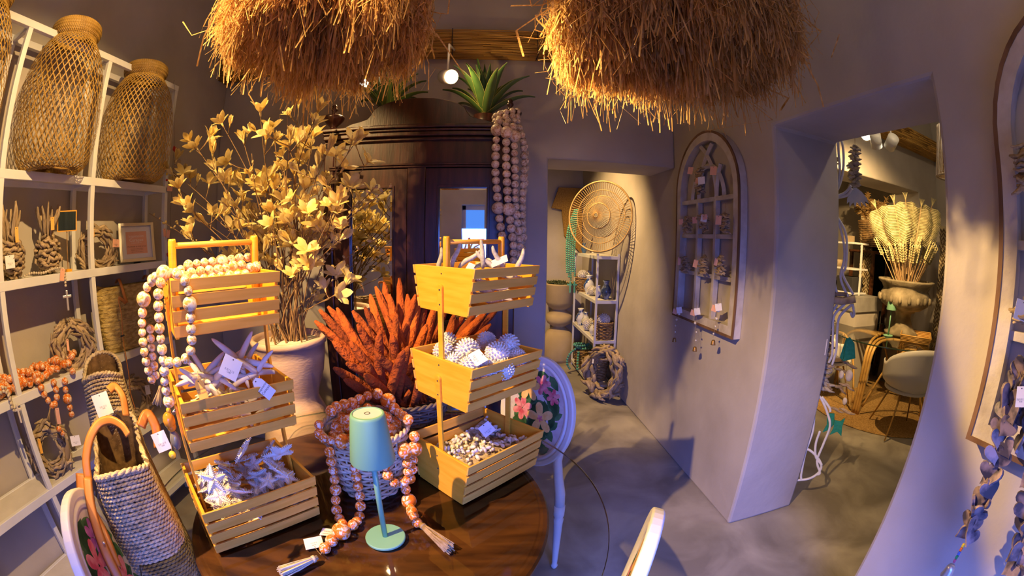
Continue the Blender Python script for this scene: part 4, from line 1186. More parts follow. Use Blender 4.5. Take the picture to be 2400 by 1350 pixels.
for k, (x, y, Y) in enumerate(spk_t):
    tip = P(x, y, Y=Y + 0.03); base = sb_ + Vector((rnd.uniform(-.07, .07), rnd.uniform(-.07, .05), rnd.uniform(-0.03, 0.02)))
    d = tip - base; L = d.length
    o = inst('dried_spike', SPK[k % 3], None, base, frame_z(d), (0.30, 0.30, L))
    tag(o, 'rust coloured furry dried spike fanning out of the dark basket', 'dried flower', 'rust coloured dried spikes')

# ================================================================ pale bead garland on the left stand
pg = thing('bead_garland', 'pale marbled bead garland draped over the left crate stand', 'garland', (-0.70, 0.80, 1.40), group='wooden bead garlands')
rowA = strand([(603, 600, 1.15), (580, 603, 1.13), (555, 606, 1.12), (522, 612, 1.10), (490, 614, 1.08), (462, 618, 1.07), (440, 622, 1.06), (420, 636, 1.05), (402, 645, 1.05), (390, 650, 1.05)])
lay_beads(pg, rowA, 0.0120, BP_, big={4, 10}, bigr=1.5, seed=1)
rowB = strand([(606, 622, 1.12), (588, 628, 1.09), (560, 620, 1.08), (535, 627, 1.06), (508, 632, 1.04), (480, 634, 1.03), (455, 638, 1.02), (432, 645, 1.02), (408, 640, 1.0), (385, 640, 1.0), (365, 650, 1.02), (352, 665, 1.05)])
lay_beads(pg, rowB, 0.0125, BP_, big={11}, bigr=1.5, seed=2)
rowC = strand([(585, 640, 1.06), (555, 645, 1.05), (520, 648, 1.03), (490, 652, 1.02), (460, 655, 1.01), (430, 655, 1.01), (405, 648, 1.02)])
lay_beads(pg, rowC, 0.0120, BP_, seed=3)
sA = strand([(360, 645, 1.07), (345, 672, 1.08), (337, 700, 1.085), (334, 730, 1.085), (333, 770, 1.085), (336, 810, 1.08), (343, 850, 1.08), (352, 880, 1.08), (362, 902, 1.08)])
lay_beads(pg, sA, 0.0122, BP_, big={2}, bigr=1.6, seed=4); cord(pg, sA)
sB = strand([(380, 650, 0.99), (371, 690, 0.985), (372, 730, 0.985), (374, 770, 0.985), (378, 805, 0.985), (382, 835, 0.985), (385, 865, 0.985), (386, 895, 0.985), (390, 920, 0.985), (396, 940, 0.985)])
lay_beads(pg, sB, 0.0120, BP_, big={11}, bigr=1.35, seed=5); cord(pg, sB)
sC = strand([(405, 640, 0.945), (425, 648, 0.935), (438, 668, 0.93), (444, 700, 0.93), (446, 735, 0.93), (448, 770, 0.93), (449, 805, 0.93), (443, 832, 0.93), (425, 846, 0.935), (405, 850, 0.945), (388, 848, 0.96)])
lay_beads(pg, sC, 0.0115, BP_, big={3}, bigr=1.5, seed=6); cord(pg, sC)
sD = strand([(352, 760, 1.09), (354, 800, 1.09), (358, 840, 1.09), (362, 870, 1.09), (372, 900, 1.08)])
lay_beads(pg, sD, 0.0120, BP_, seed=7)
tassel(pg, P(376, 905, h=1.0), P(368, 950, h=1.0), 0.004, 0.014, 20, M['twine'], 5)

# ================================================================ starfish in the left stand
M['starfish'] = mat('starfish_bone', (0.72, 0.66, 0.56), (0.84, 0.81, 0.76), scale=14, rough=0.85, bump=0.5, bscale=60, rand=0.08, bdist=0.004)
def finger_star(n, L, seed):
    r_ = random.Random(seed); b = MB()
    for k in range(n):
        a = 2 * pi * k / n + r_.uniform(-.15, .15); l = L * r_.uniform(0.85, 1.1); z = r_.uniform(-.12, .2)
        d = Vector((cos(a), sin(a), z)); p = [d * (l * u) + Vector((0, 0, 0.06 * l * sin(pi * u))) for u in (0, .2, .4, .6, .8, .94, 1.0)]
        b.tube(p, [l * q for q in (.085, .10, .095, .085, .07, .045, .012)], 8)
    return b.mesh('finger_starfish', M['starfish'], True)
def knobby_star(L, seed):
    r_ = random.Random(seed); b = MB()
    for k in range(5):
        a = 2 * pi * k / 5; d = Vector((cos(a), sin(a), 0)); s = Vector((-sin(a), cos(a), 0))
        b.tube([d * (L * u) + Vector((0, 0, 0.05 * L * u)) for u in (0, .3, .6, .85, 1.0)], [L * q for q in (.30, .24, .16, .09, .03)], 8, flat=0.45)
        for i in range(7):
            u = 0.15 + 0.115 * i
            for sd in (-1, 1):
                p = d * (L * u) + s * (sd * L * (0.27 - 0.22 * u)) 
                b.tube([p, p + s * sd * L * 0.14 + Vector((0, 0, L * 0.08))], [L * .05, L * .012], 5)
            b.tube([d * (L * u) + Vector((0, 0, L * (0.11 - .06 * u))), d * (L * u) + Vector((0, 0, L * (0.27 - .08 * u)))], [L * .05, L * .012], 5)
    return b.mesh('knobby_starfish', M['starfish'], True)
FS = [finger_star(5, 0.085, s) for s in (1, 2, 3)]; KS = [knobby_star(0.042, s) for s in (1, 2)]
def stand_pt(st_, x, y, z): return st_.matrix_basis @ Vector((x, y, z))
r_ = random.Random(17)
z0, h, L, Wt, Wb, dx, dy = tiers_l[1]
for k in range(21):
    lay = min(2, k // 7)
    x = dx + r_.uniform(-L / 2 + 0.05, L / 2 - 0.05); y = dy + r_.uniform(-Wb / 2 + 0.05, Wb / 2 - 0.05); z = z0 + 0.03 + 0.035 * lay + (0.04 if lay == 2 else 0)
    o = inst('starfish', FS[k % 3], None, stand_pt(stand_l, x, y, z), (r_.uniform(-.5, .5) + (0.7 if lay == 2 else 0), r_.uniform(-.5, .5), r_.uniform(0, 6)), r_.uniform(0.85, 1.0) * (1.05 if lay == 2 else 0.8))
    tag(o, 'white finger starfish piled in the middle crate of the left stand', 'starfish', 'finger starfish in the middle crate')
    if k in (11, 12, 13):
        pass
for (x, y, rot, s) in ((560, 845, (1.1, 0.2, 0.6), 1.05), (480, 880, (0.9, -0.5, 1.5), 1.0)):
    o = inst('starfish', FS[0], None, P(x, y, h=1.08), rot, s)
    tag(o, 'large white finger starfish standing up %s in the middle crate' % ('on the right' if x == 560 else 'on the left'), 'starfish', 'finger starfish in the middle crate')
    if x == 560:
        card(o, P(540, 862, h=0.97), (0.3, -1, 0.25), (0.5, 0, 1), 0.048, 0.050, M['paper'], BAR, tie=P(572, 868, h=1.02))
        card(o, P(617, 909, h=0.965), (0.3, -1, 0.25), (-0.8, 0.0, 0.62), 0.030, 0.058, M['paper'], [('Inspiración', 0.0078, 0.002), ('Curaçao', 0.0085, -0.008)], arrow=True, tie=P(580, 880, h=1.0))
    else:
        card(o, P(471, 912, h=0.93), (0.3, -1, 0.2), (-0.28, 0, 1), 0.024, 0.044, M['paper_orange'], [('Inspiración', 0.0055, 0.0), ('Curaçao', 0.0065, -0.008)], M['ink_brown'], arrow=True, tie=P(463, 870, h=0.96))
z0, h, L, Wt, Wb, dx, dy = tiers_l[0]
for k in range(58):
    lay = k // 20; f = (k % 16)
    x = dx + (-0.5 + (f % 4 + 0.5) / 4) * (L - 0.05) + r_.uniform(-.015, .015); y = dy + (-0.5 + (f // 4 + 0.5) / 4) * (Wb + 0.03 - 0.03) + r_.uniform(-.012, .012)
    o = inst('starfish', KS[k % 2], None, stand_pt(stand_l, x, y, z0 + 0.060 + 0.042 * lay + r_.uniform(0, .012)), (r_.uniform(-.7, .7), r_.uniform(-.7, .7), r_.uniform(0, 6)), r_.uniform(0.8, 1.15))
    tag(o, 'knobby white starfish piled in the bottom crate of the left stand', 'starfish', 'knobby starfish in the bottom crate')
for (x, y, s) in ((572, 1055, 1.05), (655, 1062, 1.1), (500, 1125, 0.95), (645, 1100, 1.0)):
    o = inst('starfish', KS[0], None, P(x, y, h=0.97 if x > 560 else 0.9), (0.9, r_.uniform(-.3, .3), r_.uniform(0, 6)), s)
    tag(o, 'larger knobby starfish leaning %s on top of the bottom crate pile' % {572: 'at the back', 655: 'at the right end', 500: 'at the left end', 645: 'against the right side'}[x], 'starfish', 'knobby starfish in the bottom crate')

# ================================================================ contents of the right stand
M['coral_grey'] = mat('grey_driftwood', (0.38, 0.37, 0.34), (0.56, 0.54, 0.50), scale=10, rough=0.85, rand=0.12)
CG = []
for k in range(4):
    r2 = random.Random(200 + k); c = r2.uniform(.1, .3)
    CG.append(MB().tube([(c * u * u * .5, 0.04 * sin(6 * u), u - .5) for u in (0, .2, .4, .6, .8, .95, 1.0)], [.035, .062, .07, .066, .056, .04, .012], 7).mesh('driftwood_piece', M['coral_grey'], True))
z0, h, L, Wt, Wb, dx, dy = tiers_r[2]
for k in range(46):
    lay = k // 15
    p = stand_pt(stand_r, dx + r_.uniform(-L / 2 + .05, L / 2 - .05), dy + r_.uniform(-Wb / 2 + .04, Wb / 2 - .04), z0 + .022 + .035 * lay + r_.uniform(0, .01))
    a = r_.uniform(0, 6.28)
    d = Vector((cos(a), sin(a), r_.uniform(-.25, .35)))
    o = inst('driftwood_piece', CG[k % 4], None, p, frame_z(d), (0.11, 0.11, r_.uniform(0.075, 0.11)))
    tag(o, 'grey driftwood finger piled in the top crate of the right stand', 'driftwood', 'grey driftwood fingers in the top crate')
for (x, y, lean) in ((1031, 605, (0.05, 0, 1)), (1068, 590, (0.25, 0, 1)), (1132, 588, (0, .1, 1)), (1168, 600, (-.4, 0, 1)), (1218, 608, (.25, 0, 1)), (1100, 600, (0.9, 0, .8)), (1140, 605, (-.8, .1, .9))):
    o = inst('driftwood_piece', CG[x % 4], None, P(x, y + 8, h=1.17 if x > 1040 else 1.22), frame_z(Vector(lean)), (0.11, 0.11, 0.085))
    tag(o, 'grey driftwood finger sticking up out of the top crate of the right stand', 'driftwood', 'upright driftwood fingers in the top crate')
tg = tag(inst('driftwood_piece', CG[0], None, P(1150, 622, h=1.2), frame_z(Vector((1, .3, .1))), (0.12, 0.12, 0.1)), 'grey driftwood finger carrying a clear bag and white price tag', 'driftwood', 'upright driftwood fingers in the top crate')
card(tg, P(1103, 625, h=1.14), (-0.5, -0.8, 0.6), (0.3, 0, 1), 0.025, 0.02, M['paper'], None, hole=False)
card(tg, P(1170, 612, h=1.16), (-0.5, -0.7, 0.9), (-0.4, 0.2, 1), 0.05, 0.03, M['paper'], None, hole=False, name='label_card')

M['shell_white'] = mat('shell_white', (0.72, 0.68, 0.60), (0.84, 0.82, 0.78), scale=8, rough=0.35, rand=0.05)
M['shell_cream'] = mat('shell_cream', (0.70, 0.62, 0.50), (0.86, 0.84, 0.80), scale=5, rough=0.3, rand=0.15)
M['shell_grit'] = mat('shell_grit', (0.34, 0.25, 0.16), (0.62, 0.52, 0.38), scale=60, rough=0.8, bump=1.0, bscale=80, bdist=0.01)
cow = MB().ball((0, 0, 0), 1.0, 7, 5, (0.55, 0.55, 1.0))
shball = MB(); ng = 130
for k in range(ng):
    zc = 1 - 2 * (k + .5) / ng; a = k * 2.39996; q = sqrt(1 - zc * zc)
    d = Vector((q * cos(a), q * sin(a), zc))
    shball.add(cow, Matrix.Translation(d * 0.86) @ (d + Vector((0, 0, .5))).to_track_quat('Z', 'Y').to_matrix().to_4x4() @ Matrix.Scale(0.155, 4))
shball.ball((0, 0, 0), .8, 12, 8)
SHB = shball.mesh('shell_ball', M['shell_white'], True)
balls = [(1095, 822, 1.16, .040), (1165, 828, 1.16, .038), (1192, 808, 1.24, .037), (1103, 862, 1.08, .036), (1040, 825, 1.20, .035), (1212, 840, 1.2, .033), (1140, 868, 1.10, .034), (1180, 865, 1.13, .034), (1065, 850, 1.14, .034), (1230, 850, 1.25, .03), (1050, 800, 1.3, .032), (1140, 800, 1.28, .034)]
where = {0: 'at the centre top', 1: 'right of the centre', 2: 'at the back right, partly in shade', 3: 'at the front left', 4: 'behind the left upright', 5: 'at the right', 6: 'low in the middle', 7: 'low on the right', 8: 'low on the left', 9: 'at the right end', 10: 'hidden at the back left', 11: 'at the back'}
for k, (x, y, hh, s) in enumerate(balls):
    o = inst('shell_ball', SHB, None, P(x, y, h=hh), (r_.uniform(0, 3), r_.uniform(0, 3), r_.uniform(0, 3)), s)
    tag(o, 'white cowrie shell ball %s of the middle crate' % where[k], 'shell ball', 'white shell balls in the middle crate')
    if k == 3:
        card(o, P(1120, 838, h=1.06), (-0.2, -0.6, 0.9), (0.8, 0.2, 0.6), 0.05, 0.036, M['paper'], BAR)
z0, h, L, Wt, Wb, dx, dy = tiers_r[0]
bed = MB(); n = 14
for i in range(n + 1):
    for j in range(n + 1):
        u, v = i / n, j / n
        bed.v.append((dx + (u - .5) * (L - .03), dy + (v - .5) * (Wb + .02), z0 + h * 0.68 + 0.02 * sin(3 * u + 4 * v) + 0.008 * noise.noise(Vector((u * 9, v * 9, 3)))))
for i in range(n):
    for j in range(n):
        q = i * (n + 1) + j; bed.f.append((q, q + n + 1, q + n + 2, q + 1))
bo = bed.build('shell_grit', M['shell_grit'], None, smooth=True); bo.matrix_world = stand_r.matrix_basis
tag(bo, 'bed of tiny shells strung together in the bottom crate of the right stand', 'shells'); stuff(bo)
COW = MB().ball((0, 0, 0), 1.0, 10, 7, (0.62, 0.55, 1.0)).mesh('shell', M['shell_cream'], True)
SML = MB().ball((0, 0, 0), 1.0, 6, 4, (0.8, 0.8, 1.0)).mesh('shell', M['shell_grit'], True)
for k in range(190):
    u = r_.uniform(-.5, .5); v = r_.uniform(-.5, .5)
    z = z0 + h * 0.70 + 0.02 * sin(3 * (u + .5) + 4 * (v + .5)) + r_.uniform(0, .018)
    p = stand_pt(stand_r, dx + u * (L - .045), dy + v * (Wb - 0.01), z)
    o = inst('shell', COW, None, p, (r_.uniform(0, 3), r_.uniform(0, 3), r_.uniform(0, 3)), r_.uniform(0.0075, 0.0115))
    tag(o, 'small glossy cream shell in the bottom crate of the right stand', 'shell', 'loose shells in the bottom crate')
for k in range(120):
    u = r_.uniform(-.5, .5); v = r_.uniform(-.5, .5)
    z = z0 + h * 0.70 + 0.02 * sin(3 * (u + .5) + 4 * (v + .5)) + r_.uniform(-.002, .012)
    o = inst('tiny_shell', SML, None, stand_pt(stand_r, dx + u * (L - .035), dy + v * (Wb), z), (r_.uniform(0, 3), r_.uniform(0, 3), 0), r_.uniform(0.003, 0.0055))
    tag(o, 'tiny brown speckled shell among the cream shells in the bottom crate', 'shell', 'tiny shells in the bottom crate')
o = tag(inst('shell', COW, None, P(1150, 1012, h=1.2), (1, .4, 0), 0.011), 'cream shell under the white price tag in the bottom crate', 'shell', 'loose shells in the bottom crate')
card(o, P(1141, 1006, h=1.19), (-0.1, -0.8, 0.75), (-0.5, 0, 0.8), 0.042, 0.04, M['paper'], BAR)
# ================================================================ white medallion chairs with floral backs
M['chair_white'] = mat('chair_white', (0.66, 0.66, 0.68), (0.74, 0.74, 0.76), scale=6, rough=0.45)
M['fabric_pale'] = mat('fabric_pale', (0.50, 0.44, 0.46), (0.60, 0.56, 0.57), scale=40, rough=0.9)
M['print_leaf'] = mat('print_leaf', (0.02, 0.09, 0.035), (0.09, 0.22, 0.08), scale=14, rough=0.9)
M['print_yellow'] = mat('print_yellow', (0.70, 0.38, 0.08), (0.78, 0.55, 0.22), scale=30, rough=0.9)
M['print_pink'] = mat('print_pink', (0.55, 0.07, 0.12), (0.72, 0.30, 0.33), scale=30, rough=0.9)
M['print_purple'] = mat('print_purple', (0.28, 0.04, 0.30), (0.55, 0.22, 0.50), scale=20, rough=0.9)
def petal_flower(b, cx, cy, r, n, a0, z):
    for k in range(n):
        a = a0 + 2 * pi * k / n
        pts = []
        for u in range(12):
            t = 2 * pi * u / 12
            px, py = r * 0.55 + r * 0.5 * cos(t), r * 0.28 * sin(t) * (1 + 0.25 * cos(t))
            pts.append((cx + px * cos(a) - py * sin(a), cy + px * sin(a) + py * cos(a), z))
        b.poly(pts)
def leaf_shape(b, cx, cy, L, w, a, z):
    pts = [(0, 0), (.25, .8), (.5, 1), (.78, .6), (1, 0), (.78, -.6), (.5, -1), (.25, -.8)]
    b.poly([(cx + p[0] * L * cos(a) - p[1] * w * sin(a), cy + p[0] * L * sin(a) + p[1] * w * cos(a), z) for p in pts])
def medallion_chair(rear, face, label, seed, accent):
    f = atan2(face[1], face[0]); r_ = random.Random(seed)
    t = thing('medallion_chair', label, 'chair', (rear[0], rear[1], 0), f, group='white medallion chairs around the table')
    cw = M['chair_white']; cz, ry, rz = 0.805, 0.185, 0.235
    lean = Matrix.Translation((-0.045, 0, cz)) @ Matrix.Rotation(radians(-8), 4, 'Y') @ Matrix(((0, 0, 1, 0), (1, 0, 0, 0), (0, 1, 0, 0), (0, 0, 0, 1)))
    # frame ring: profile swept round an ellipse (local x = width, y = height, z = towards the sitter)
    ring = MB(); n = 56; prof = [(-0.030, -0.014), (0.014, -0.014), (0.018, -0.010), (0.018, 0.010), (0.013, 0.014), (-0.004, 0.012), (-0.012, 0.007), (-0.020, 0.012), (-0.030, 0.008)]
    for k in range(n):
        a = 2 * pi * k / n
        for (d, z) in prof: ring.v.append(((ry + d) * cos(a), (rz + d) * sin(a), z))
    m_ = len(prof)
    for k in range(n):
        for j in range(m_):
            ring.f.append((k * m_ + j, ((k + 1) % n) * m_ + j, ((k + 1) % n) * m_ + (j + 1) % m_, k * m_ + (j + 1) % m_))
    back = ring.xf(lean).build('back_frame', cw, t, fix=True, bevel=0.002)
    pan = MB()
    e = [((ry - 0.028) * cos(2 * pi * k / 40), (rz - 0.028) * sin(2 * pi * k / 40)) for k in range(40)]
    pan.prism(e, -0.008, 0.004, 'z')
    pn = pan.xf(lean).build('back_panel', M['fabric_pale'], t, fix=True)
    inside = lambda x, y, mrg: (x / (ry - 0.03 - mrg)) ** 2 + (y / (rz - 0.03 - mrg)) ** 2 < 1
    for side, z in ((1, 0.0046), (-1, -0.0086)):
        lv = MB()
        for k in range(220):
            x, y, a, L = r_.uniform(-ry, ry), r_.uniform(-rz, rz), r_.uniform(0, 6.28), r_.uniform(0.06, 0.10)
            if inside(x, y, 0.012) and inside(x + L * cos(a), y + L * sin(a), 0.006): leaf_shape(lv, x, y, L, L * 0.26, a, z)
        stuff(lv.xf(lean).build('printed_leaves', M['print_leaf'], pn))
        mm = M['print_yellow'] if accent else M['print_pink']; m2 = M['print_pink'] if accent else M['print_purple']
        for (x, y, r, nn, dz, m3) in ((0.03, -0.02, 0.07, 5, 0.0004, mm), (-0.05, 0.10, 0.06, 5, 0.0004, mm), (0.02, 0.13, 0.045, 6, 0.0003, m2), (-0.075, 0.0, 0.055, 6, 0.0003, m2), (-0.02, -0.13, 0.055, 6, 0.0003, m2), (0.085, 0.09, 0.035, 6, 0.0003, m2), (0.03, -0.02, 0.016, 5, 0.0008, M['print_pink'])):
            pf_ = MB(); petal_flower(pf_, x, y, r, nn, r_.uniform(0, 1), z + dz * side)
            pf_.xf(lean).build('printed_flower', m3, pn)
    # seat
    so = [(0.255 + 0.225 * math.copysign(abs(cos(a)) ** 0.6, cos(a)), 0.235 * math.copysign(abs(sin(a)) ** 0.7, sin(a)) * (1.0 + 0.08 * cos(a))) for a in [2 * pi * k / 32 for k in range(32)]]
    MB().prism(so, 0.405, 0.45, 'z').build('seat_frame', cw, t, bevel=0.008, fix=True)
    MB().prism([(0.255 + (x - 0.255) * 0.93, y * 0.93) for x, y in so], 0.45, 0.492, 'z').build('seat_cushion', M['fabric_pale'], t, bevel=0.018, fix=True)
    turned = [(0.010, 0.0), (0.014, 0.008), (0.018, 0.02), (0.013, 0.03), (0.014, 0.05), (0.021, 0.30), (0.024, 0.33), (0.019, 0.34), (0.025, 0.355), (0.026, 0.41), (0.0, 0.41)]
    for s in (-1, 1):
        MB().lathe([(0, 0)] + turned, 14, (0.44, s * 0.20, 0)).build('leg', cw, t, smooth=True)
        MB().lathe([(0, 0)] + turned, 14, (0.0, s * 0.19, 0)).build('leg', cw, t, smooth=True)
        pts = [(0.0, s * 0.19, 0.40), (-0.004, s * 0.185, 0.47), (-0.012, s * 0.165, 0.54), (-0.026, s * 0.145, 0.615), (-0.034, s * 0.150, 0.66)]
        MB().tube(pts, [0.024, 0.024, 0.022, 0.02, 0.016], 8).build('back_stile', cw, t, smooth=True)
        ap = [(0.05, s * 0.215, 0.50), (0.20, s * 0.235, 0.50)]
    return t
medallion_chair((0.204, 1.615), (-0.73, -0.68), 'white medallion chair with yellow orchid back behind the right crate stand', 3, True)
medallion_chair((0.238, 0.585), (-0.86, 0.51), 'white medallion chair cut off at the bottom picture edge on the right', 4, True)
medallion_chair((-0.838, 0.462), (0.76, 0.65), 'white medallion chair with purple flowers at the lower left picture corner', 5, False)

# ================================================================ blue-lit seagrass bags on a stool
M['seagrass'] = mat('seagrass', (0.36, 0.27, 0.15), (0.62, 0.52, 0.36), scale=26, rough=0.85, bump=1.0, bscale=50, stretch=(1, 1, 2.0), bdist=0.012)
stool = thing('stool', 'low wooden stool carrying the tall straw bags', 'stool', (-1.12, 0.78, 0), atan2(0.6, -0.8))
MB().box((-0.36, -0.13, 0.42), (0.36, 0.13, 0.455)).build('seat', M['table_wood'], stool, bevel=0.006)
for sx in (-1, 1):
    for sy in (-1, 1): MB().box((sx * 0.32 - 0.02, sy * 0.10 - 0.02, 0), (sx * 0.32 + 0.02, sy * 0.10 + 0.02, 0.42)).build('leg', M['table_wood'], stool)
def braid_bag(loc, ang, w0, w1, d0, d1, h, label, m, seed, dent=0.0):
    """open bag of braided rows: long axis local x; rows are twisted tubes so the braid is real relief"""
    t = thing('straw_bag', label, 'bag', loc, ang)
    rows = int(h / 0.0118); seg = 110; b = MB(); r_ = random.Random(seed)
    def ringpt(u, a, off=0.0):
        w = (w0 + (w1 - w0) * u) / 2; d = (d0 + (d1 - d0) * u) / 2 * (1 + 0.12 * sin(pi * u))
        cx = math.copysign(abs(cos(a)) ** 0.62, cos(a)); cy = math.copysign(abs(sin(a)) ** 0.85, sin(a))
        dn = 1 - dent * u * u * exp_(cos(a))
        return Vector(((w + off) * cx, (d * dn + off) * cy, h * u + 0.02 * u * cos(2 * a)))
    exp_ = lambda c: max(0.0, 1 - (c / 0.7) ** 2)
    for i in range(rows):
        u = (i + 0.5) / rows
        for ph in (0, pi):
            pts = []
            for k in range(seg):
                a = 2 * pi * k / seg
                tw = a * 27 + ph + i * 0.9
                p = ringpt(u, a, 0.0028 * cos(tw)); p.z += 0.0031 * sin(tw)
                pts.append(p)
            b.tube(pts, 0.0042, 4, closed=True)
    stuff(b.build('braided_body', m, t, smooth=True))
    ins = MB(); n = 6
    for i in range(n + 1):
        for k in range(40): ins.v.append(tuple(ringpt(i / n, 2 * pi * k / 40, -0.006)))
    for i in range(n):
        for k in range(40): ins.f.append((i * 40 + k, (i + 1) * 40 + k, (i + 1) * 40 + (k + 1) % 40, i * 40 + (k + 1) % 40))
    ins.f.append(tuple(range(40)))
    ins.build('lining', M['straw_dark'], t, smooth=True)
    rim = MB()
    for ph in (0, pi):
        rim.tube([tuple(ringpt(1.0, 2 * pi * k / 120, 0.004 * cos(k * 1.1 + ph)) + Vector((0, 0, 0.004 * sin(k * 1.1 + ph)))) for k in range(120)], 0.006, 5, closed=True)
    rim.build('rim', m, t, smooth=True)
    return t, ringpt
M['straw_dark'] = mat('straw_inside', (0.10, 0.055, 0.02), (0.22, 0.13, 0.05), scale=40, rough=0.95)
ang = atan2(0.62, -0.78)
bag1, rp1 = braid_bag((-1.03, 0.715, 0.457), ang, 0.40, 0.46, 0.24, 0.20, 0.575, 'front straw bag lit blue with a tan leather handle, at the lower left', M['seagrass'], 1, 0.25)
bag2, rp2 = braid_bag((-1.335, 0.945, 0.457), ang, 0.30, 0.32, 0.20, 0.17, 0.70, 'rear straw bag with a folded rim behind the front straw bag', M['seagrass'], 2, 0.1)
def strap(t, pts, w, name='handle', m=None):
    return wbuild(MB().tube(catmull(pts, 6), w, 6, flat=0.22, up=(0.7, -0.6, 0.3)), name, m or M['leather'], t, smooth=True)
strap(bag1, [P(208, 1128, h=1.10), P(202, 1080, h=1.12), P(210, 1030, h=1.14), P(230, 995, h=1.15), P(258, 985, h=1.13), P(285, 998, h=1.10), P(300, 1020, h=1.08)], 0.012)
strap(bag1, [P(205, 1120, h=1.08), P(212, 1180, h=1.04), P(228, 1240, h=1.0), P(250, 1300, h=0.96), P(285, 1370, h=0.92)], 0.013, 'long_strap')
strap(bag1, [P(190, 1110, h=1.12), P(196, 1170, h=1.08), P(222, 1215, h=1.03), P(245, 1262, h=0.99), P(272, 1330, h=0.95)], 0.016, 'long_strap')
strap(bag1, [P(330, 1000, h=1.22), P(345, 970, h=1.24), P(365, 1000, h=1.22), P(372, 1050, h=1.2)], 0.015)
wbuild(MB().ball(P(243, 1272, h=0.965), 0.004, 8, 6), 'rivet', M['silver'], bag1)
card(bag1, P(378, 1035, h=1.17), (0.55, -0.8, 0.2), (-0.3, 0, 1), 0.045, 0.055, M['paper'], BAR)
strap(bag2, [P(255, 915, h=1.36), P(270, 905, h=1.38), P(288, 930, h=1.36), P(296, 975, h=1.34)], 0.013)
card(bag2, P(240, 948, h=1.34), (0.6, -0.8, 0.2), (-0.25, 0, 1), 0.058, 0.066, M['paper'], BAR)
# bright ornaments hanging beside the left stand
orn = thing('glass_ornament', 'string of amber and grey glass drops beside the left crate stand', 'ornament', P(392, 1000, h=1.1))
for (x, y, r, m, s) in ((395, 962, 0.007, 'yellow_bead', 1.2), (396, 985, 0.018, 'amber', 1.3), (402, 1000, 0.014, 'amber', 1.0), (412, 1032, 0.016, 'greyglass', 1.7), (404, 1066, 0.011, 'yellow_bead', 1.0)):
    M['amber'] = mat('amber', (0.42, 0.14, 0.01), (0.62, 0.28, 0.03), scale=10, rough=0.15); M['greyglass'] = mat('greyglass', (0.10, 0.11, 0.10), (0.2, 0.2, 0.18), scale=10, rough=0.15)
    wbuild(MB().ball(P(x, y, h=1.1), r, 10, 8, (1, 1, s)), 'drop', M[m], orn, smooth=True)
cord(orn, [P(396, 945, h=1.1), P(397, 990, h=1.1), P(404, 1066, h=1.1)])
# ================================================================ arched window frames on the right wall
M['weathered'] = mat('weathered_white', (0.42, 0.37, 0.31), (0.62, 0.58, 0.53), scale=9, rough=0.85, bump=0.3, bscale=30, lo=0.3, hi=0.6)
M['raw_edge'] = mat('raw_wood_edge', (0.13, 0.065, 0.03), (0.25, 0.14, 0.07), scale=10, rough=0.85, stretch=(1, 1, 0.3), bump=0.3, bscale=40)
def arch_pts(w, z0, zs, n=20, inset=0.0):
    """outline of an arch: half width w, from z0, springing at zs"""
    w -= inset; z0 += inset
    return [(-w, z0)] + [(-w * cos(pi * k / n), zs + w * sin(pi * k / n)) for k in range(n + 1)] + [(w, z0)]
def arch_window(yc, z0, label, xf=1.32):
    hw, zs = 0.378, z0 + 0.812
    t = thing('arched_window_frame', label, 'window frame', (XR, yc, z0), group='arched window frames on the right wall')
    def put(b, name, m, bev=0.0, **k):
        b.xf(Matrix.Translation((0, 0, -z0))); return b.build(name, m, t, bevel=bev, **k)
    def band(o, i, x0, x1):
        b = MB(); n = len(o)
        for (x, fl) in ((x0, 0), (x1, 1)):
            for k in range(n): b.v += [(x, o[k][0], o[k][1]), (x, i[k][0], i[k][1])]
        N2 = 2 * n
        for k in range(n):
            l = (k + 1) % n
            a, bb, c, d = 2 * k, 2 * k + 1, 2 * l, 2 * l + 1
            b.f += [(a, bb, d, c), (N2 + a, N2 + c, N2 + d, N2 + bb), (a, c, N2 + c, N2 + a), (bb, N2 + bb, N2 + d, d)]
        return b
    dx = xf - XR
    put(band(arch_pts(hw, z0, zs, inset=-0.001), arch_pts(hw, z0, zs, inset=0.014), dx - 0.003, dx + 0.006), 'raw_edge', M['raw_edge'], fix=True)
    put(band(arch_pts(hw, z0, zs), arch_pts(hw, z0, zs, inset=0.062), dx, -0.002), 'outer_frame', M['weathered'], fix=True)
    W = M['weathered']; g = 0.013
    bars = [z0 + 0.31, z0 + 0.545, z0 + 0.765]
    for z in bars: put(MB().box((dx + 0.012, -hw + 0.06, z - g), (-0.012, hw - 0.06, z + g)), 'cross_bar', W, 0.002)
    for y in (-0.105, 0.105): put(MB().box((dx + 0.010, y - g, z0 + 0.06), (-0.010, y + g, z0 + 0.765)), 'upright_bar', W, 0.002)
    # tracery: interlaced arcs
    for s in (-1, 1):
        arc = [(s * (-0.316 + 0.42 * sin(a)), z0 + 0.765 + 0.42 * (1 - cos(a)) * 0 + 0.40 * a / 1.15) for a in [1.15 * k / 10 for k in range(11)]]
        for (yo, rad, a1) in ((-0.105, 0.42, 0.95), (0.105, 0.42, 0.50)):
            pts = [(dx * 0.5, s * (yo + rad * (1 - cos(a))), z0 + 0.765 + rad * sin(a)) for a in [a1 * k / 8 for k in range(9)]]
            put(MB().tube(pts, 0.016, 4, up=(1, 0, 0)), 'tracery', W)
    ring = [(dx * 0.5, 0.19 * cos(a), z0 + 0.765 + 0.21 * sin(a)) for a in [pi * k / 14 for k in range(15)]]
    put(MB().tube(ring, 0.016, 4, up=(1, 0, 0)), 'tracery', W)
    return t
AW1 = arch_window(2.197, 1.055, 'arched white window frame hung with driftwood bundles beyond the doorway')
AW2 = arch_window(0.047, 1.075, 'arched white window frame cut off by the right picture edge')

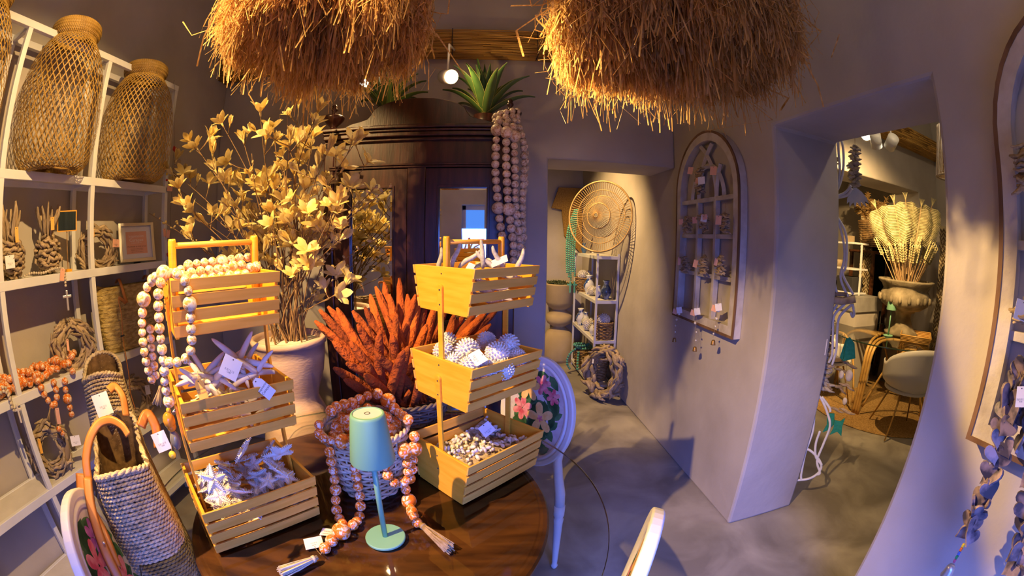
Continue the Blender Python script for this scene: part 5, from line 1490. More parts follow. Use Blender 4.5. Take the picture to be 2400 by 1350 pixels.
def bundle(px, py, label, seed, tags, n=16, size=0.05):
    r_ = random.Random(seed); c = P(px, py, X=1.285)
    t = thing('driftwood_bundle', label, 'ornament', c, group='driftwood bundles on the arched frame')
    cord(t, [P(px, py - 45, X=1.312), P(px + 2, py - 20, X=1.295), c], 0.001)
    for k in range(n):
        z = c.z + size * (1 - 2 * (k + 0.5) / n)
        d = Vector((r_.uniform(-.5, .3), 1, r_.uniform(-.25, .25)))
        lay_stick(t, STK, Vector((c.x + r_.uniform(-.012, .012), c.y + r_.uniform(-.012, .012), z)), d, r_.uniform(0.055, 0.085), r_.uniform(0.006, 0.009), r_)
    for (dx, dy, w, h, m) in tags:
        card(t, P(px + dx, py + dy, X=1.262), (-0.8, -0.6, 0.1), (0, r_.uniform(-.3, .3), 1), w, h, M[m], None)
    return t
pos = ['top left of the lower row', 'in the middle', 'on the right']
bundle(1612, 528, 'left driftwood bundle with pale tag in the upper pane row', 1, [(-16, -8, 0.03, 0.035, 'paper_pink')])
bundle(1650, 522, 'middle driftwood bundle with white and pink tags in the upper pane row', 2, [(0, -10, 0.04, 0.04, 'paper'), (2, -13, 0.03, 0.03, 'paper_pink'), (-22, -6, 0.03, 0.04, 'paper_pink')])
bundle(1700, 522, 'right driftwood bundle with pink tag in the upper pane row', 3, [(-16, -6, 0.035, 0.05, 'paper_pink')])
bundle(1606, 620, 'left driftwood bundle in the second pane row', 4, [(-14, -8, 0.02, 0.05, 'paper_pink')])
bundle(1650, 622, 'middle driftwood bundle with pink tag in the second pane row', 5, [(-20, -4, 0.03, 0.045, 'paper_pink')])
bundle(1690, 622, 'right driftwood bundle in the second pane row', 6, [(-12, -8, 0.02, 0.04, 'paper_pink')])
bundle(1640, 425, 'large driftwood bundle with pink and white tags under the arch', 7, [(4, -2, 0.045, 0.045, 'paper'), (-4, -1, 0.035, 0.035, 'paper_pink'), (32, -25, 0.04, 0.05, 'paper_pink'), (-22, -25, 0.035, 0.045, 'paper_pink')], 24, 0.075)
M['brass'] = mat('brass_bell', (0.30, 0.17, 0.05), (0.42, 0.26, 0.09), scale=20, rough=0.4, metal=0.6)
BELL = [(0.0, 0.030), (0.008, 0.029), (0.012, 0.022), (0.014, 0.006), (0.016, 0.0), (0.014, 0.0), (0.011, 0.008), (0.0, 0.024)]
def shell_chime(px, py, bx, by, label, seed):
    r_ = random.Random(seed)
    t = thing('shell_chime', label, 'chime', P(bx, by + 6, X=1.28), group='shell chimes below the arched frame')
    pts = [P(px, py - 40, X=1.322), P(px, py, X=1.28), P((px + bx) / 2, (py + by) / 2, X=1.28), P(bx, by - 8, X=1.28)]
    cord(t, catmull(pts, 4), 0.0009)
    card(t, P(px - 8, py - 5, X=1.265), (-0.8, -0.6, 0), (0, -.3, 1), 0.032, 0.035, M['paper_pink'], None)
    card(t, P(px + 2, py - 8, X=1.27), (-0.8, -0.6, 0), (0, .3, 1), 0.04, 0.04, M['paper'], None)
    for k in range(4):
        u = k / 3; p = pts[1].lerp(pts[3], u * 0.85)
        wbuild(MB().ball(p + Vector((0, r_.uniform(-.012, .012), 0.0)), 0.011 if k < 2 else 0.007, 8, 6, (0.6, 1.2, 0.8)), 'shell', M['shell_white'], t, smooth=True)
    wbuild(MB().lathe(BELL, 14).xf(Matrix.Translation(P(bx, by + 8, X=1.28)) @ Matrix.Scale(0.95, 4)), 'bell', M['brass'], t, smooth=True)
shell_chime(1590, 735, 1580, 793, 'left shell chime with brass bell below the arched frame', 1)
shell_chime(1632, 738, 1628, 815, 'middle shell chime with brass bell below the arched frame', 2)
shell_chime(1682, 728, 1671, 800, 'right shell chime with brass bell below the arched frame', 3)

# ================================================================ heart chains in front of the near frame
M['heart_shell'] = mat('heart_shell', (0.05, 0.042, 0.055), (0.30, 0.22, 0.21), scale=22, rough=0.3, rand=0.25, stretch=(1, 1, 4), lo=0.42, hi=0.6)
hb = MB(); ho = []
for k in range(22):
    a = 2 * pi * k / 22
    ho.append((0.0155 * 16 * sin(a) ** 3 / 16, 0.0135 * (13 * cos(a) - 5 * cos(2 * a) - 2 * cos(3 * a) - cos(4 * a)) / 13))
hb.prism([(a * 1.7, b * 1.7) for a, b in ho], -0.004, 0.004, 'z')
HE = hb.mesh('shell_heart', M['heart_shell'])
def heart_chain(pts, label, seed, step=0.040, bell=True, cards=()):
    r_ = random.Random(seed)
    path = catmull([Vector(p) for p in pts], 8)
    t = thing('heart_chain', label, 'garland', path[-1], group='shell heart chains on the right wall')
    cord(t, path, 0.001)
    for k, p in enumerate(resample(path, step)):
        for s in (-1, 1):
            o = inst('heart', HE, None, p + Vector((r_.uniform(-.008, .008), s * 0.014 + r_.uniform(-.006, .006), r_.uniform(-.01, .01))), (r_.uniform(1.0, 2.1), r_.uniform(-.8, .8), r_.uniform(0.6, 2.6)), r_.uniform(1.0, 1.3))
            wp(o, t)
    e = path[-1]
    if bell:
        cols = ((0.75, .55, .03), (0.75, .16, .02), (.05, .12, .5), (.02, .25, .1), (.45, .1, .2))
        for k, c in enumerate(cols):
            wbuild(MB().cbox(e + Vector((0, 0, -0.012 - 0.014 * k)), (0.009, 0.009, 0.012)), 'bead', mat('bead_col_%d' % k, c, rough=0.3), t, bevel=0.002)
        wbuild(MB().lathe(BELL, 16).xf(Matrix.Translation(e + Vector((0, 0, -0.125))) @ Matrix.Scale(1.4, 4)), 'bell', M['silver'], t, smooth=True)
    for c in cards: card(t, *c)
    return t
hx = 1.245
heart_chain([P(2392, 860, X=1.28), P(2375, 925, X=hx), P(2352, 990, X=hx), P(2345, 1055, X=hx), P(2322, 1110, X=hx), P(2300, 1170, X=hx), P(2280, 1215, X=hx), P(2262, 1270, X=hx)], 'chain of shell hearts with rainbow beads and a bell on the right wall', 1,
            cards=[(P(2393, 930, X=1.22), (-0.9, -0.3, 0.1), (0, 0.2, 1), 0.03, 0.05, M['paper'], BAR)])
heart_chain([P(2420, 1130, X=hx), P(2400, 1260, X=hx), P(2386, 1310, X=hx), P(2372, 1345, X=hx)], 'second chain of shell hearts cut off at the lower right picture corner', 2, bell=False)
heart_chain([P(2425, 880, X=1.28), P(2405, 960, X=1.26), P(2398, 1040, X=1.26)], 'short chain of shell hearts at the right picture edge', 3, bell=False)
bdl = bundle(2398, 395, 'driftwood bundle hanging in the near arched frame', 31, [], 14, 0.06)
bdl2 = bundle(2398, 740, 'blue folded ornament hanging in the near arched frame', 32, [(-2, -12, 0.05, 0.05, 'paper')], 5, 0.02)
# ================================================================ second room: rack, pots, rattan tray
RX0, RX1, RY0, RY1 = 1.125, 1.362, 3.87, 4.86
rack = thing('rack', 'slim white metal rack with vases and baskets in the second room', 'shelf', ((RX0 + RX1) / 2, (RY0 + RY1) / 2, 0))
def rk(lo, hi, name, m=None):
    return wp(MB().box(lo, hi).build(name, m or M['white_metal'], None), rack)
for x in (RX0, RX1 - 0.02):
    for y in (RY0, RY1 - 0.02): rk((x, y, 0), (x + 0.02, y + 0.02, 1.42), 'post')
RZ = (0.07, 0.545, 0.955, 1.395)
for z in RZ:
    rk((RX0 + 0.004, RY0 + 0.004, z - 0.006), (RX1 - 0.004, RY1 - 0.004, z), 'shelf_board', M['shelf_board'])
    rk((RX0 - 0.001, RY0, z - 0.03), (RX0 + 0.016, RY1, z + 0.001), 'side_bar'); rk((RX1 - 0.016, RY0, z - 0.03), (RX1 + 0.001, RY1, z + 0.001), 'side_bar')
    rk((RX0, RY0 - 0.001, z - 0.03), (RX1, RY0 + 0.016, z + 0.001), 'front_bar'); rk((RX0, RY1 - 0.016, z - 0.03), (RX1, RY1 + 0.001, z + 0.001), 'front_bar')
# hourglass planter with succulents
M['ochre'] = mat('ochre_pot', (0.52, 0.40, 0.20), (0.62, 0.49, 0.27), scale=4, rough=0.85, bump=0.1)
ypot = thing('planter', 'ochre hourglass planter with dark succulents in the second room', 'planter', (1.0, 5.08, 0))
MB().lathe([(0, 0), (0.20, 0), (0.215, 0.04), (0.205, 0.28), (0.15, 0.38), (0.075, 0.44), (0.15, 0.49), (0.17, 0.53), (0.16, 0.60), (0.085, 0.66), (0.14, 0.70), (0.19, 0.77), (0.205, 0.98), (0.215, 1.0), (0.195, 1.0), (0.185, 0.96), (0, 0.95)], 32).build('pot', M['ochre'], ypot, smooth=True)
M['succulent'] = mat('succulent_dark', (0.02, 0.035, 0.015), (0.06, 0.08, 0.03), scale=8, rough=0.5, rand=0.3)
SUC = MB()
for k in range(7): SUC.tube([(0, 0, 0), (0.02 * cos(k * .9), 0.02 * sin(k * .9), 0.016), (0.034 * cos(k * .9), 0.034 * sin(k * .9), 0.03)], [0.006, 0.012, 0.003], 5)
SUCM = SUC.mesh('succulent', M['succulent'], True)
for k in range(16):
    a = k * 2.4; q = 0.045 * sqrt(k)
    inst('succulent', SUCM, ypot, (q * cos(a), q * sin(a), 0.965 + 0.02 * (k % 3 == 0)), (0, 0, k), 1.3)
# conical rattan tray
M['rattan'] = mat('rattan', (0.40, 0.25, 0.09), (0.62, 0.42, 0.18), scale=15, rough=0.5)
rt_c = Vector((1.12, 3.74, 1.775)); rt_n = Vector((-0.70, -0.71, 0.08)).normalized()
rt = thing('rattan_tray', 'large round rattan tray with domed centre above the white rack', 'tray', rt_c - Vector((0, 0, 0.34)))
Fr = rt_n.to_track_quat('Z', 'Y').to_matrix().to_4x4(); Fr.translation = rt_c
R_ = 0.335; sp_ = MB()
for k in range(84):
    a = 2 * pi * k / 84
    sp_.tube([(0.12 * cos(a), 0.12 * sin(a), 0.05), (0.2 * cos(a), 0.2 * sin(a), 0.0), (R_ * cos(a), R_ * sin(a), 0.03)], 0.0026, 4)
    if k % 2 == 0: sp_.tube([(0.02 * cos(a), 0.02 * sin(a), 0.10), (0.07 * cos(a), 0.07 * sin(a), 0.09), (0.12 * cos(a), 0.12 * sin(a), 0.05)], 0.0026, 4)
stuff(wbuild(sp_.xf(Fr), 'spokes', M['rattan'], rt))
for (r, z, w) in ((R_, 0.03, 0.009), (0.255, 0.012, 0.004), (0.2, 0.0, 0.004), (0.12, 0.05, 0.006), (0.02, 0.10, 0.004)):
    wbuild(MB().tube([(r * cos(a), r * sin(a), z) for a in [2 * pi * k / 56 for k in range(56)]], w, 6, closed=True).xf(Fr), 'ring', M['rattan'], rt, smooth=True)
# woven piece on the wall above
wv = thing('woven_hanging', 'brown woven wall piece hanging high behind the rattan tray', 'wall hanging', (1.30, 5.40, 1.9))
wbuild(MB().prism([(-0.16, 0.02), (-0.06, 0.30), (0.25, 0.30), (0.27, -0.6), (0.02, -0.35), (-0.02, 0.0)], 5.40, 5.44, 'y').xf(Matrix.Translation((1.09, 0, 1.95))), 'weave', mat('woven_brown', (0.26, 0.14, 0.03), (0.42, 0.25, 0.07), scale=70, rough=0.8, bump=0.6), wv, fix=True)
# round driftwood wreath on the floor
wreath(Vector((1.19, 3.70, 0.262)), (-0.86, -0.46, 0.22), 0.20, 0.055, 80, 'large driftwood wreath leaning on the wall below the rattan tray', 44, sl=0.18, st=0.020, tags=[(2.4, 0.02, 0.05, M['paper'], None, -0.06)])
r_ = random.Random(5)
# turquoise bead garlands
M['turq'] = mat('turquoise_bead', (0.05, 0.30, 0.23), (0.16, 0.50, 0.40), scale=3, rough=0.35, rand=0.2)
BT = bead_mesh('t', M['turq'], 8, 6)
tg_ = thing('bead_garland', 'turquoise bead strands hanging from the rack beside the tray', 'garland', (1.05, 4.6, 1.0), group='turquoise bead garlands')
for k in range(5):
    x = 1337 + (k - 2) * 4.5
    pth = catmull([P(1348 + k * 1.5, 490, Y=4.62), P(x + 3, 540, Y=4.6 + 0.01 * k), P(x, 600, Y=4.6 + 0.01 * k), P(x + 1, 640 + 8 * (k % 3), Y=4.6 + 0.01 * k)], 5)
    lay_beads(tg_, pth, 0.013, BT, seed=k)
for x in (1336, 1346): cross(tg_, P(x, 672, Y=4.6), 0.07, M['turq'], (0, -1, 0))
cord(tg_, [P(1350, 490, Y=4.62), Vector((RX0, 4.84, 1.41))], 0.002)
# baskets, vases and shells on the rack
def vase(loc, h, label, m):
    t = thing('vase', label, 'vase', loc, group='blue and white vases on the rack')
    MB().lathe([(0, 0), (h * .18, 0), (h * .16, h * .06), (h * .28, h * .3), (h * .30, h * .48), (h * .2, h * .68), (h * .13, h * .78), (h * .15, h * .92), (h * .2, h), (h * .15, h * .98), (0, h * .8)], 18).build('body', m, t, smooth=True)
    return t
M['delft'] = mat('blue_white_china', (0.75, 0.77, 0.80), (0.03, 0.08, 0.30), scale=14, rough=0.2, lo=0.52, hi=0.58)
M['coral_white'] = mat('coral_white', (0.70, 0.62, 0.50), (0.82, 0.78, 0.70), scale=20, rough=0.8, bump=0.5, bscale=40)
def coral_ball(loc, r, label):
    o = inst('coral_ball', SHB, None, loc, (r_.uniform(0, 3), r_.uniform(0, 3), 0), r)
    return tag(o, label, 'shell ball', 'shell balls on the rack')
def rackpt(px, py, z): return P(px, py, Z=z)
wicker((1.19, 4.62, RZ[2]), 0.075, 0.095, 0.15, M['wicker_brown'], 'small wicker basket with shell balls on the middle rack shelf', 16, 9, name='small_basket', group='wicker baskets on the rack', handle=True)
coral_ball((1.17, 4.60, RZ[2] + 0.19), 0.062, 'shell ball lying left in the small rack basket'); coral_ball((1.25, 4.64, RZ[2] + 0.18), 0.06, 'shell ball lying right in the small rack basket')
vase((1.19, 4.38, RZ[2]), 0.21, 'blue and white vase beside the small basket on the middle rack shelf', M['delft'])
coral_ball((1.19, 4.24, RZ[2] + 0.055), 0.055, 'white shell ball in front of the vases on the middle shelf')
vase((1.21, 4.08, RZ[2]), 0.13, 'small squat blue and white pot on the middle rack shelf', M['delft'])
vase((1.27, 4.0, RZ[2]), 0.19, 'dark blue vase behind the near post on the middle rack shelf', mat('dark_china', (0.03, 0.05, 0.12), (0.35, 0.40, 0.5), scale=12, rough=0.25, lo=0.45, hi=0.6))
tw = thing('bare_twigs', 'bare forked twigs standing at the near end of the middle shelf', 'twigs', (1.32, 3.93, RZ[2]))
for k in range(5):
    a = k * 1.3; wbuild(MB().tube([(1.32, 3.93, RZ[2]), (1.32 + 0.01 * cos(a), 3.93 + 0.02 * sin(a), RZ[2] + 0.12), (1.32 + 0.025 * cos(a), 3.93 + 0.05 * sin(a), RZ[2] + 0.30)], [0.005, 0.004, 0.002], 5), 'twig', M['driftwood'], tw, smooth=True)
vase((1.18, 4.66, RZ[1]), 0.20, 'tall blue and white vase at the far end of the lower shelf', M['delft'])
vase((1.22, 4.58, RZ[1]), 0.17, 'shorter blue and white vase at the far end of the lower shelf', M['delft'])
coral_ball((1.19, 4.35, RZ[1] + 0.07), 0.068, 'large shell ball on the lower rack shelf'); coral_ball((1.26, 4.42, RZ[1] + 0.07), 0.065, 'shell ball at the back of the lower rack shelf')
vase((1.18, 4.10, RZ[1]), 0.15, 'blue and white pot beside the brown basket on the lower shelf', M['delft'])
wicker((1.25, 3.97, RZ[1]), 0.085, 0.10, 0.17, M['wicker_brown'], 'brown wicker basket with handle at the near end of the lower shelf', 18, 10, name='small_basket', group='wicker baskets on the rack', handle=True)
coral_ball((1.25, 3.97, RZ[1] + 0.20), 0.07, 'shell ball resting in the brown basket on the lower shelf')
wicker((1.20, 4.55, RZ[0]), 0.085, 0.105, 0.19, M['wicker_brown'], 'wicker basket with turquoise beads on the bottom rack shelf', 18, 10, name='small_basket', group='wicker baskets on the rack')
wicker((1.23, 4.08, RZ[0]), 0.10, 0.125, 0.22, M['wicker_brown'], 'wicker basket with starfish on the bottom rack shelf', 20, 12, name='small_basket', group='wicker baskets on the rack')
for k in range(9):
    o = inst('starfish', FS[k % 3], None, (1.23 + 0.06 * cos(k * 2.2), 4.08 + 0.06 * sin(k * 2.2), RZ[0] + 0.20 + 0.012 * (k % 3)), (r_.uniform(-.6, .6), r_.uniform(-.6, .6), k), 0.85)
    tag(o, 'white starfish in the basket on the bottom rack shelf', 'starfish', 'starfish in the rack basket')
tg2 = thing('bead_garland', 'turquoise bead garland heaped on the bottom rack basket', 'garland', (1.2, 4.55, 0.27), group='turquoise bead garlands')
coil = [Vector((1.19 + (0.09 + 0.02 * sin(k)) * cos(k * 0.7), 4.55 + (0.09 + 0.02 * sin(k)) * sin(k * 0.7), RZ[0] + 0.21 + 0.004 * k)) for k in range(18)]
lay_beads(tg2, catmull(coil, 3), 0.016, BT, seed=8)
lay_beads(tg2, catmull([(1.10, 4.50, 0.30), (1.02, 4.48, 0.24), (0.99, 4.47, 0.14), (1.03, 4.46, 0.06)], 5), 0.016, BT, seed=9)
lay_beads(tg2, catmull([(1.12, 4.45, 0.28), (1.10, 4.40, 0.18), (1.10, 4.39, 0.08)], 5), 0.016, BT, seed=10)
vase((1.2, 4.68, RZ[3]), 0.12, 'blue glass bowl on the top rack shelf behind the tray', mat('blue_bowl', (0.05, 0.12, 0.28), rough=0.2))
spot('second_room_spot', (0.15, 3.5, 2.95), (1.25, 4.35, 0.85), 430, WARM, 84, 0.7)
# ================================================================ third room through the doorway
CX, CY = 4.18, 2.62
M['jute'] = mat('jute_rug', (0.26, 0.145, 0.04), (0.46, 0.28, 0.10), scale=60, rough=0.95, bump=0.6, bscale=120)
rug = MB().lathe([(0.0, 0.012), (0.9, 0.012), (0.905, 0.006), (0.9, 0.0)][::-1], 64).build('jute_rug', M['jute'], None, loc=(4.15, 2.55, 0))
tag(rug, 'round jute rug under the glass table in the far room', 'rug')
tb = thing('glass_table', 'round glass table on a rattan base in the far room', 'table', (CX, CY, 0))
MB().lathe([(0.74, 0.75), (0.0, 0.75)], 64).build('glass_top', M['sheet'], tb)
MB().lathe([(0.74, 0.738), (0.744, 0.741), (0.744, 0.748), (0.74, 0.75)], 64).build('glass_edge', mat('dark_glass_edge', (0.02, 0.04, 0.03), rough=0.1), tb)
M['rattan_gold'] = mat('rattan_gold', (0.50, 0.28, 0.07), (0.66, 0.40, 0.12), scale=12, rough=0.4)
for k in range(4):
    a = radians(193 + 90 * k); d = Vector((cos(a), sin(a), 0)); s = Vector((-sin(a), cos(a), 0))
    for j in (-1, 0, 1):
        b = MB().tube(catmull([d * 0.60 + s * 0.03 * j + Vector((0, 0, 0.013)), d * 0.585 + s * 0.03 * j + Vector((0, 0, 0.35)), d * 0.55 + s * 0.035 * j + Vector((0, 0, 0.62)), d * 0.40 + s * (0.05 * j) + Vector((0, 0, 0.725)), d * 0.1 + s * (0.1 * j) + Vector((0, 0, 0.725))], 5), 0.016, 8)
        b.build('rattan_leg', M['rattan_gold'], tb, smooth=True)
    for j in (-1, 1):
        MB().tube(catmull([d * 0.59 + s * 0.06 * j + Vector((0, 0, 0.10)), d * 0.50 + s * 0.20 * j + Vector((0, 0, 0.50)), d * 0.42 + s * 0.36 * j + Vector((0, 0, 0.70)), d * 0.38 + s * 0.48 * j + Vector((0, 0, 0.725))], 5), 0.012, 8).build('rattan_brace', M['rattan_gold'], tb, smooth=True)
M['shell_plastic'] = mat('white_tub', (0.66, 0.65, 0.63), (0.72, 0.71, 0.69), scale=3, rough=0.35)
M['gold_leg'] = mat('gold_leg', (0.55, 0.33, 0.10), rough=0.3, metal=0.8)
def tub_chair(x, y, face, label):
    t = thing('tub_chair', label, 'chair', (x, y, 0), atan2(face[1], face[0]), group='white tub chairs at the glass table')
    b = MB(); n, m = 28, 10
    # bucket: local +x is forward; rim high at the back, dipping at the arms
    for i in range(m + 1):
        u = i / m
        for k in range(n + 1):
            a = radians(55) + radians(250) * k / n
            back = max(0.0, -cos(a)) 
            zr = 0.46 + (0.20 + 0.19 * back ** 0.7) 
            z = 0.42 + (zr - 0.42) * u ** 1.25
            r = 0.12 + 0.17 * min(1, u * 2.2) ** 0.6 + 0.02 * u
            b.v.append((r * cos(a) * 1.0, r * sin(a) * 1.02, z))
    for i in range(m):
        for k in range(n):
            q = i * (n + 1) + k; b.f.append((q, q + 1, q + n + 2, q + n + 1))
    o = b.build('shell', M['shell_plastic'], t, smooth=True)
    md = o.modifiers.new('solid', 'SOLIDIFY'); md.thickness = 0.01
    MB().prism([(0.05 + 0.24 * cos(a), 0.24 * sin(a)) for a in [2 * pi * k / 24 for k in range(24)]], 0.41, 0.445, 'z').build('seat', M['shell_plastic'], t, bevel=0.01, fix=True)
    for sx in (-1, 1):
        for sy in (-1, 1):
            MB().tube([(0.04 + sx * 0.12, sy * 0.12, 0.42), (0.04 + sx * 0.25, sy * 0.23, 0.012)], [0.011, 0.007], 8).build('leg', M['gold_leg'], t, smooth=True)
    return t
tub_chair(3.66, 1.93, (0.55, 0.83), 'white tub chair with gold legs in front of the glass table')
tub_chair(3.62, 3.06, (0.8, -0.5), 'white tub chair left of the glass table behind the hanging garlands')
tub_chair(4.50, 3.50, (-0.7, -0.7), 'white tub chair on the far side of the glass table')
# stone urn with dried palm spears
M['stone'] = mat('old_stone', (0.14, 0.115, 0.07), (0.32, 0.27, 0.18), scale=7, rough=0.9, bump=0.4, bscale=30)
UX, UY, UZ = 4.33, 2.545, 0.752
urn = thing('stone_urn', 'weathered stone urn on a pedestal foot standing on the glass table', 'urn', (UX, UY, UZ))
MB().lathe([(0, 0), (0.20, 0), (0.21, 0.03), (0.17, 0.06), (0.12, 0.12), (0.095, 0.19), (0.10, 0.235), (0.14, 0.25), (0.14, 0.265), (0.20, 0.275), (0.29, 0.33), (0.315, 0.40), (0.30, 0.45), (0.275, 0.48), (0.30, 0.53), (0.345, 0.565), (0.345, 0.585), (0.31, 0.585), (0.27, 0.52), (0, 0.45)], 40).build('bowl', M['stone'], urn, smooth=True)
for k in range(18):
    a = 2 * pi * k / 18
    MB().ball((0.315 * cos(a), 0.315 * sin(a), 0.39), 0.04, 8, 6, (0.6, 0.6, 1.0)).build('gadroon', M['stone'], urn, smooth=True)
M['dry_stem'] = mat('dry_stem', (0.34, 0.20, 0.09), (0.56, 0.40, 0.22), scale=10, rough=0.8, rand=0.3)
M['palm_dry'] = mat('palm_dry', (0.34, 0.30, 0.14), (0.62, 0.55, 0.30), scale=20, rough=0.85, rand=0.2)
head = MB()
for i in range(7):
    for s in (-1, 1): head.tube([(0, 0, i * 0.028), (s * 0.02, 0.006, i * 0.028 + 0.02), (s * 0.006, 0, i * 0.028 + 0.045)], [0.006, 0.010, 0.002], 5)
HD = head.mesh('braided_head', M['palm_dry'], True)
for k in range(46):
    a = r_.uniform(0, 2 * pi); sp = r_.uniform(0.25, 1.0)
    base = Vector((UX + 0.12 * sp * cos(a), UY + 0.12 * sp * sin(a), UZ + 0.50)); L = r_.uniform(0.30, 0.42)
    d = Vector((cos(a) * 0.62 * sp, sin(a) * 0.62 * sp, 1)).normalized()
    t = thing('palm_spear', 'dried braided palm spear on a thin stem in the stone urn', 'dried flower', base, group='dried palm spears in the urn')
    wbuild(MB().tube([base, base + d * L], 0.005, 5), 'stem', M['dry_stem'], t)
    o = inst('head', HD, None, base + d * (L - 0.04), d.to_track_quat('Z', 'Y').to_matrix() @ Matrix.Rotation(r_.uniform(0, 3), 3, 'Z'), 1.0); wp(o, t)
def palm_fan(tip_px, depth, label, s=1.0):
    tip = P(*tip_px, h=depth); base = Vector((UX, UY, UZ + 0.5)) + (tip - Vector((UX, UY, UZ + 0.5))) * 0.15
    t = thing('palm_fan', label, 'dried flower', base, group='dried palm fans in the urn')
    d = tip - base; L = d.length; q = d.to_track_quat('Z', 'X').to_matrix().to_4x4()
    view = (CAMP - tip).normalized(); side = d.cross(view).normalized(); dn = d.normalized()
    b = MB()
    for i in range(26):
        u = 0.42 + 0.52 * i / 26; w = 0.155 * s * sin(pi * min(1, (u - 0.36) / 0.72)) ** 0.6
        for sg in (-1, 1):
            p = base + d * u
            b.tube([p, p + side * sg * w * 0.6 + dn * 0.012, p + side * sg * w - dn * 0.01], [0.007, 0.008, 0.004], 4)
    wbuild(b, 'fringe', M['palm_dry'], t, smooth=True); stuff(t.children[0])
    wbuild(MB().tube([base, tip], [0.009, 0.006], 6), 'rib', M['dry_stem'], t)
    tf = MB()
    for k in range(12): 
        a = k * 0.52; tf.tube([tip - dn * 0.03, tip + dn * 0.05 + side * 0.03 * cos(a) + view * 0.03 * sin(a)], [0.005, 0.002], 4)
    wbuild(tf, 'tuft', M['palm_dry'], t)
for k, (px, hh, s, lab) in enumerate((((2050, 480), 4.9, 1.0, 'leftmost dried palm fan in the stone urn'), ((2094, 468), 4.8, 1.1, 'tall bright dried palm fan in the stone urn'), ((2122, 462), 5.0, 1.0, 'narrow dark dried palm fan near the centre of the urn'), ((2160, 478), 4.95, 1.05, 'dried palm fan leaning right in the urn'), ((2186, 476), 5.0, 1.05, 'rightmost dried palm fan in the stone urn'), ((2075, 490), 5.1, 0.9, 'dried palm fan half hidden at the back of the urn'))):
    palm_fan(px, hh, lab, s)
lp = P(2081, 787, Z=0.752); table_lamp(lp, 1.05, 'mint green table lamp standing on the glass table in the far room')
tp = P(2145, 798, Z=0.752)
tr = thing('rattan_tray', 'square honey coloured rattan tray on the glass table', 'tray', tp, 0.5)
for i in range(5):
    h_ = 0.012 + i * 0.014; o = [(-0.19, -0.16), (0.19, -0.16), (0.19, 0.16), (-0.19, 0.16)]
    e = 0.004 * i; MB().tube([((x + math.copysign(e, x)), (y + math.copysign(e, y)), h_) for x, y in o], 0.008, 6, closed=True).build('coil', M['rattan_gold'], tr, smooth=True)
MB().box((-0.19, -0.16, 0.002), (0.19, 0.16, 0.008)).build('bottom', M['rattan_gold'], tr)
# pampas on a high ledge, boxed beam, reed ceiling
hd = struct(MB().prism([(XR2, 2.36), (5.05, 2.36), (5.05, 0.0), (5.6, 0.0), (5.6, ZC), (XR2, ZC)], 2.80, 3.25, 'y').build('wall_third_mid', M['plaster'], bevel=0.012, fix=True))
rco = struct(MB().box((XR2, 2.60, 2.86), (5.6, 2.80, 3.0)).build('trim_2', M['reed']))
reed_bundle('reed_cladding', XR2, 5.6, 2.58, 2.80, 2.845, 3.01, n=30, parent=rco, seed=8)
M['pampas'] = mat('pampas', (0.42, 0.24, 0.07), (0.62, 0.42, 0.18), scale=14, rough=0.95, rand=0.15)
PB = Vector((4.86, 3.50, 1.66))
wicker(PB, 0.14, 0.18, 0.32, M['wicker_brown'], 'tall brown basket of pampas grass at the far wall', 20, 14)
ped = thing('side_table', 'dark narrow stand under the pampas basket', 'table', (PB.x, PB.y, 0))
MB().box((-0.22, -0.22, 1.58), (0.22, 0.22, 1.615)).build('top', M['table_wood'], ped)
for sx in (-1, 1):
    for sy in (-1, 1): MB().box((sx * .19 - .02, sy * .19 - .02, 0), (sx * .19 + .02, sy * .19 + .02, 1.58)).build('leg', M['table_wood'], ped)
for k in range(12):
    a = r_.uniform(0, 6.28); d = Vector((cos(a) * r_.uniform(.1, .75), sin(a) * r_.uniform(.1, .75), 1)).normalized(); L = r_.uniform(0.38, 0.52)
    t = thing('pampas_plume', 'feathery tan pampas plume in the tall brown basket', 'dried flower', PB + Vector((0, 0, 0.3)), group='pampas plumes')
    c0 = PB + Vector((0.05 * cos(a), 0.05 * sin(a), 0.28)); b = MB()
    for i in range(90):
        u = r_.uniform(0.12, 1.0); p = c0 + d * L * u + Vector((0, 0, -0.10 * u * u)); aa = r_.uniform(0, 6.28); w = 0.11 * sin(pi * min(1, u * 0.85 + 0.1))
        e = p + Vector((cos(aa) * w, sin(aa) * w, r_.uniform(-.02, .08)))
        b.tube([p, (p + e) / 2 + Vector((0, 0, .02)), e], [0.006, 0.008, 0.002], 4)
    stuff(wbuild(b, 'plume', M['pampas'], t, smooth=True))
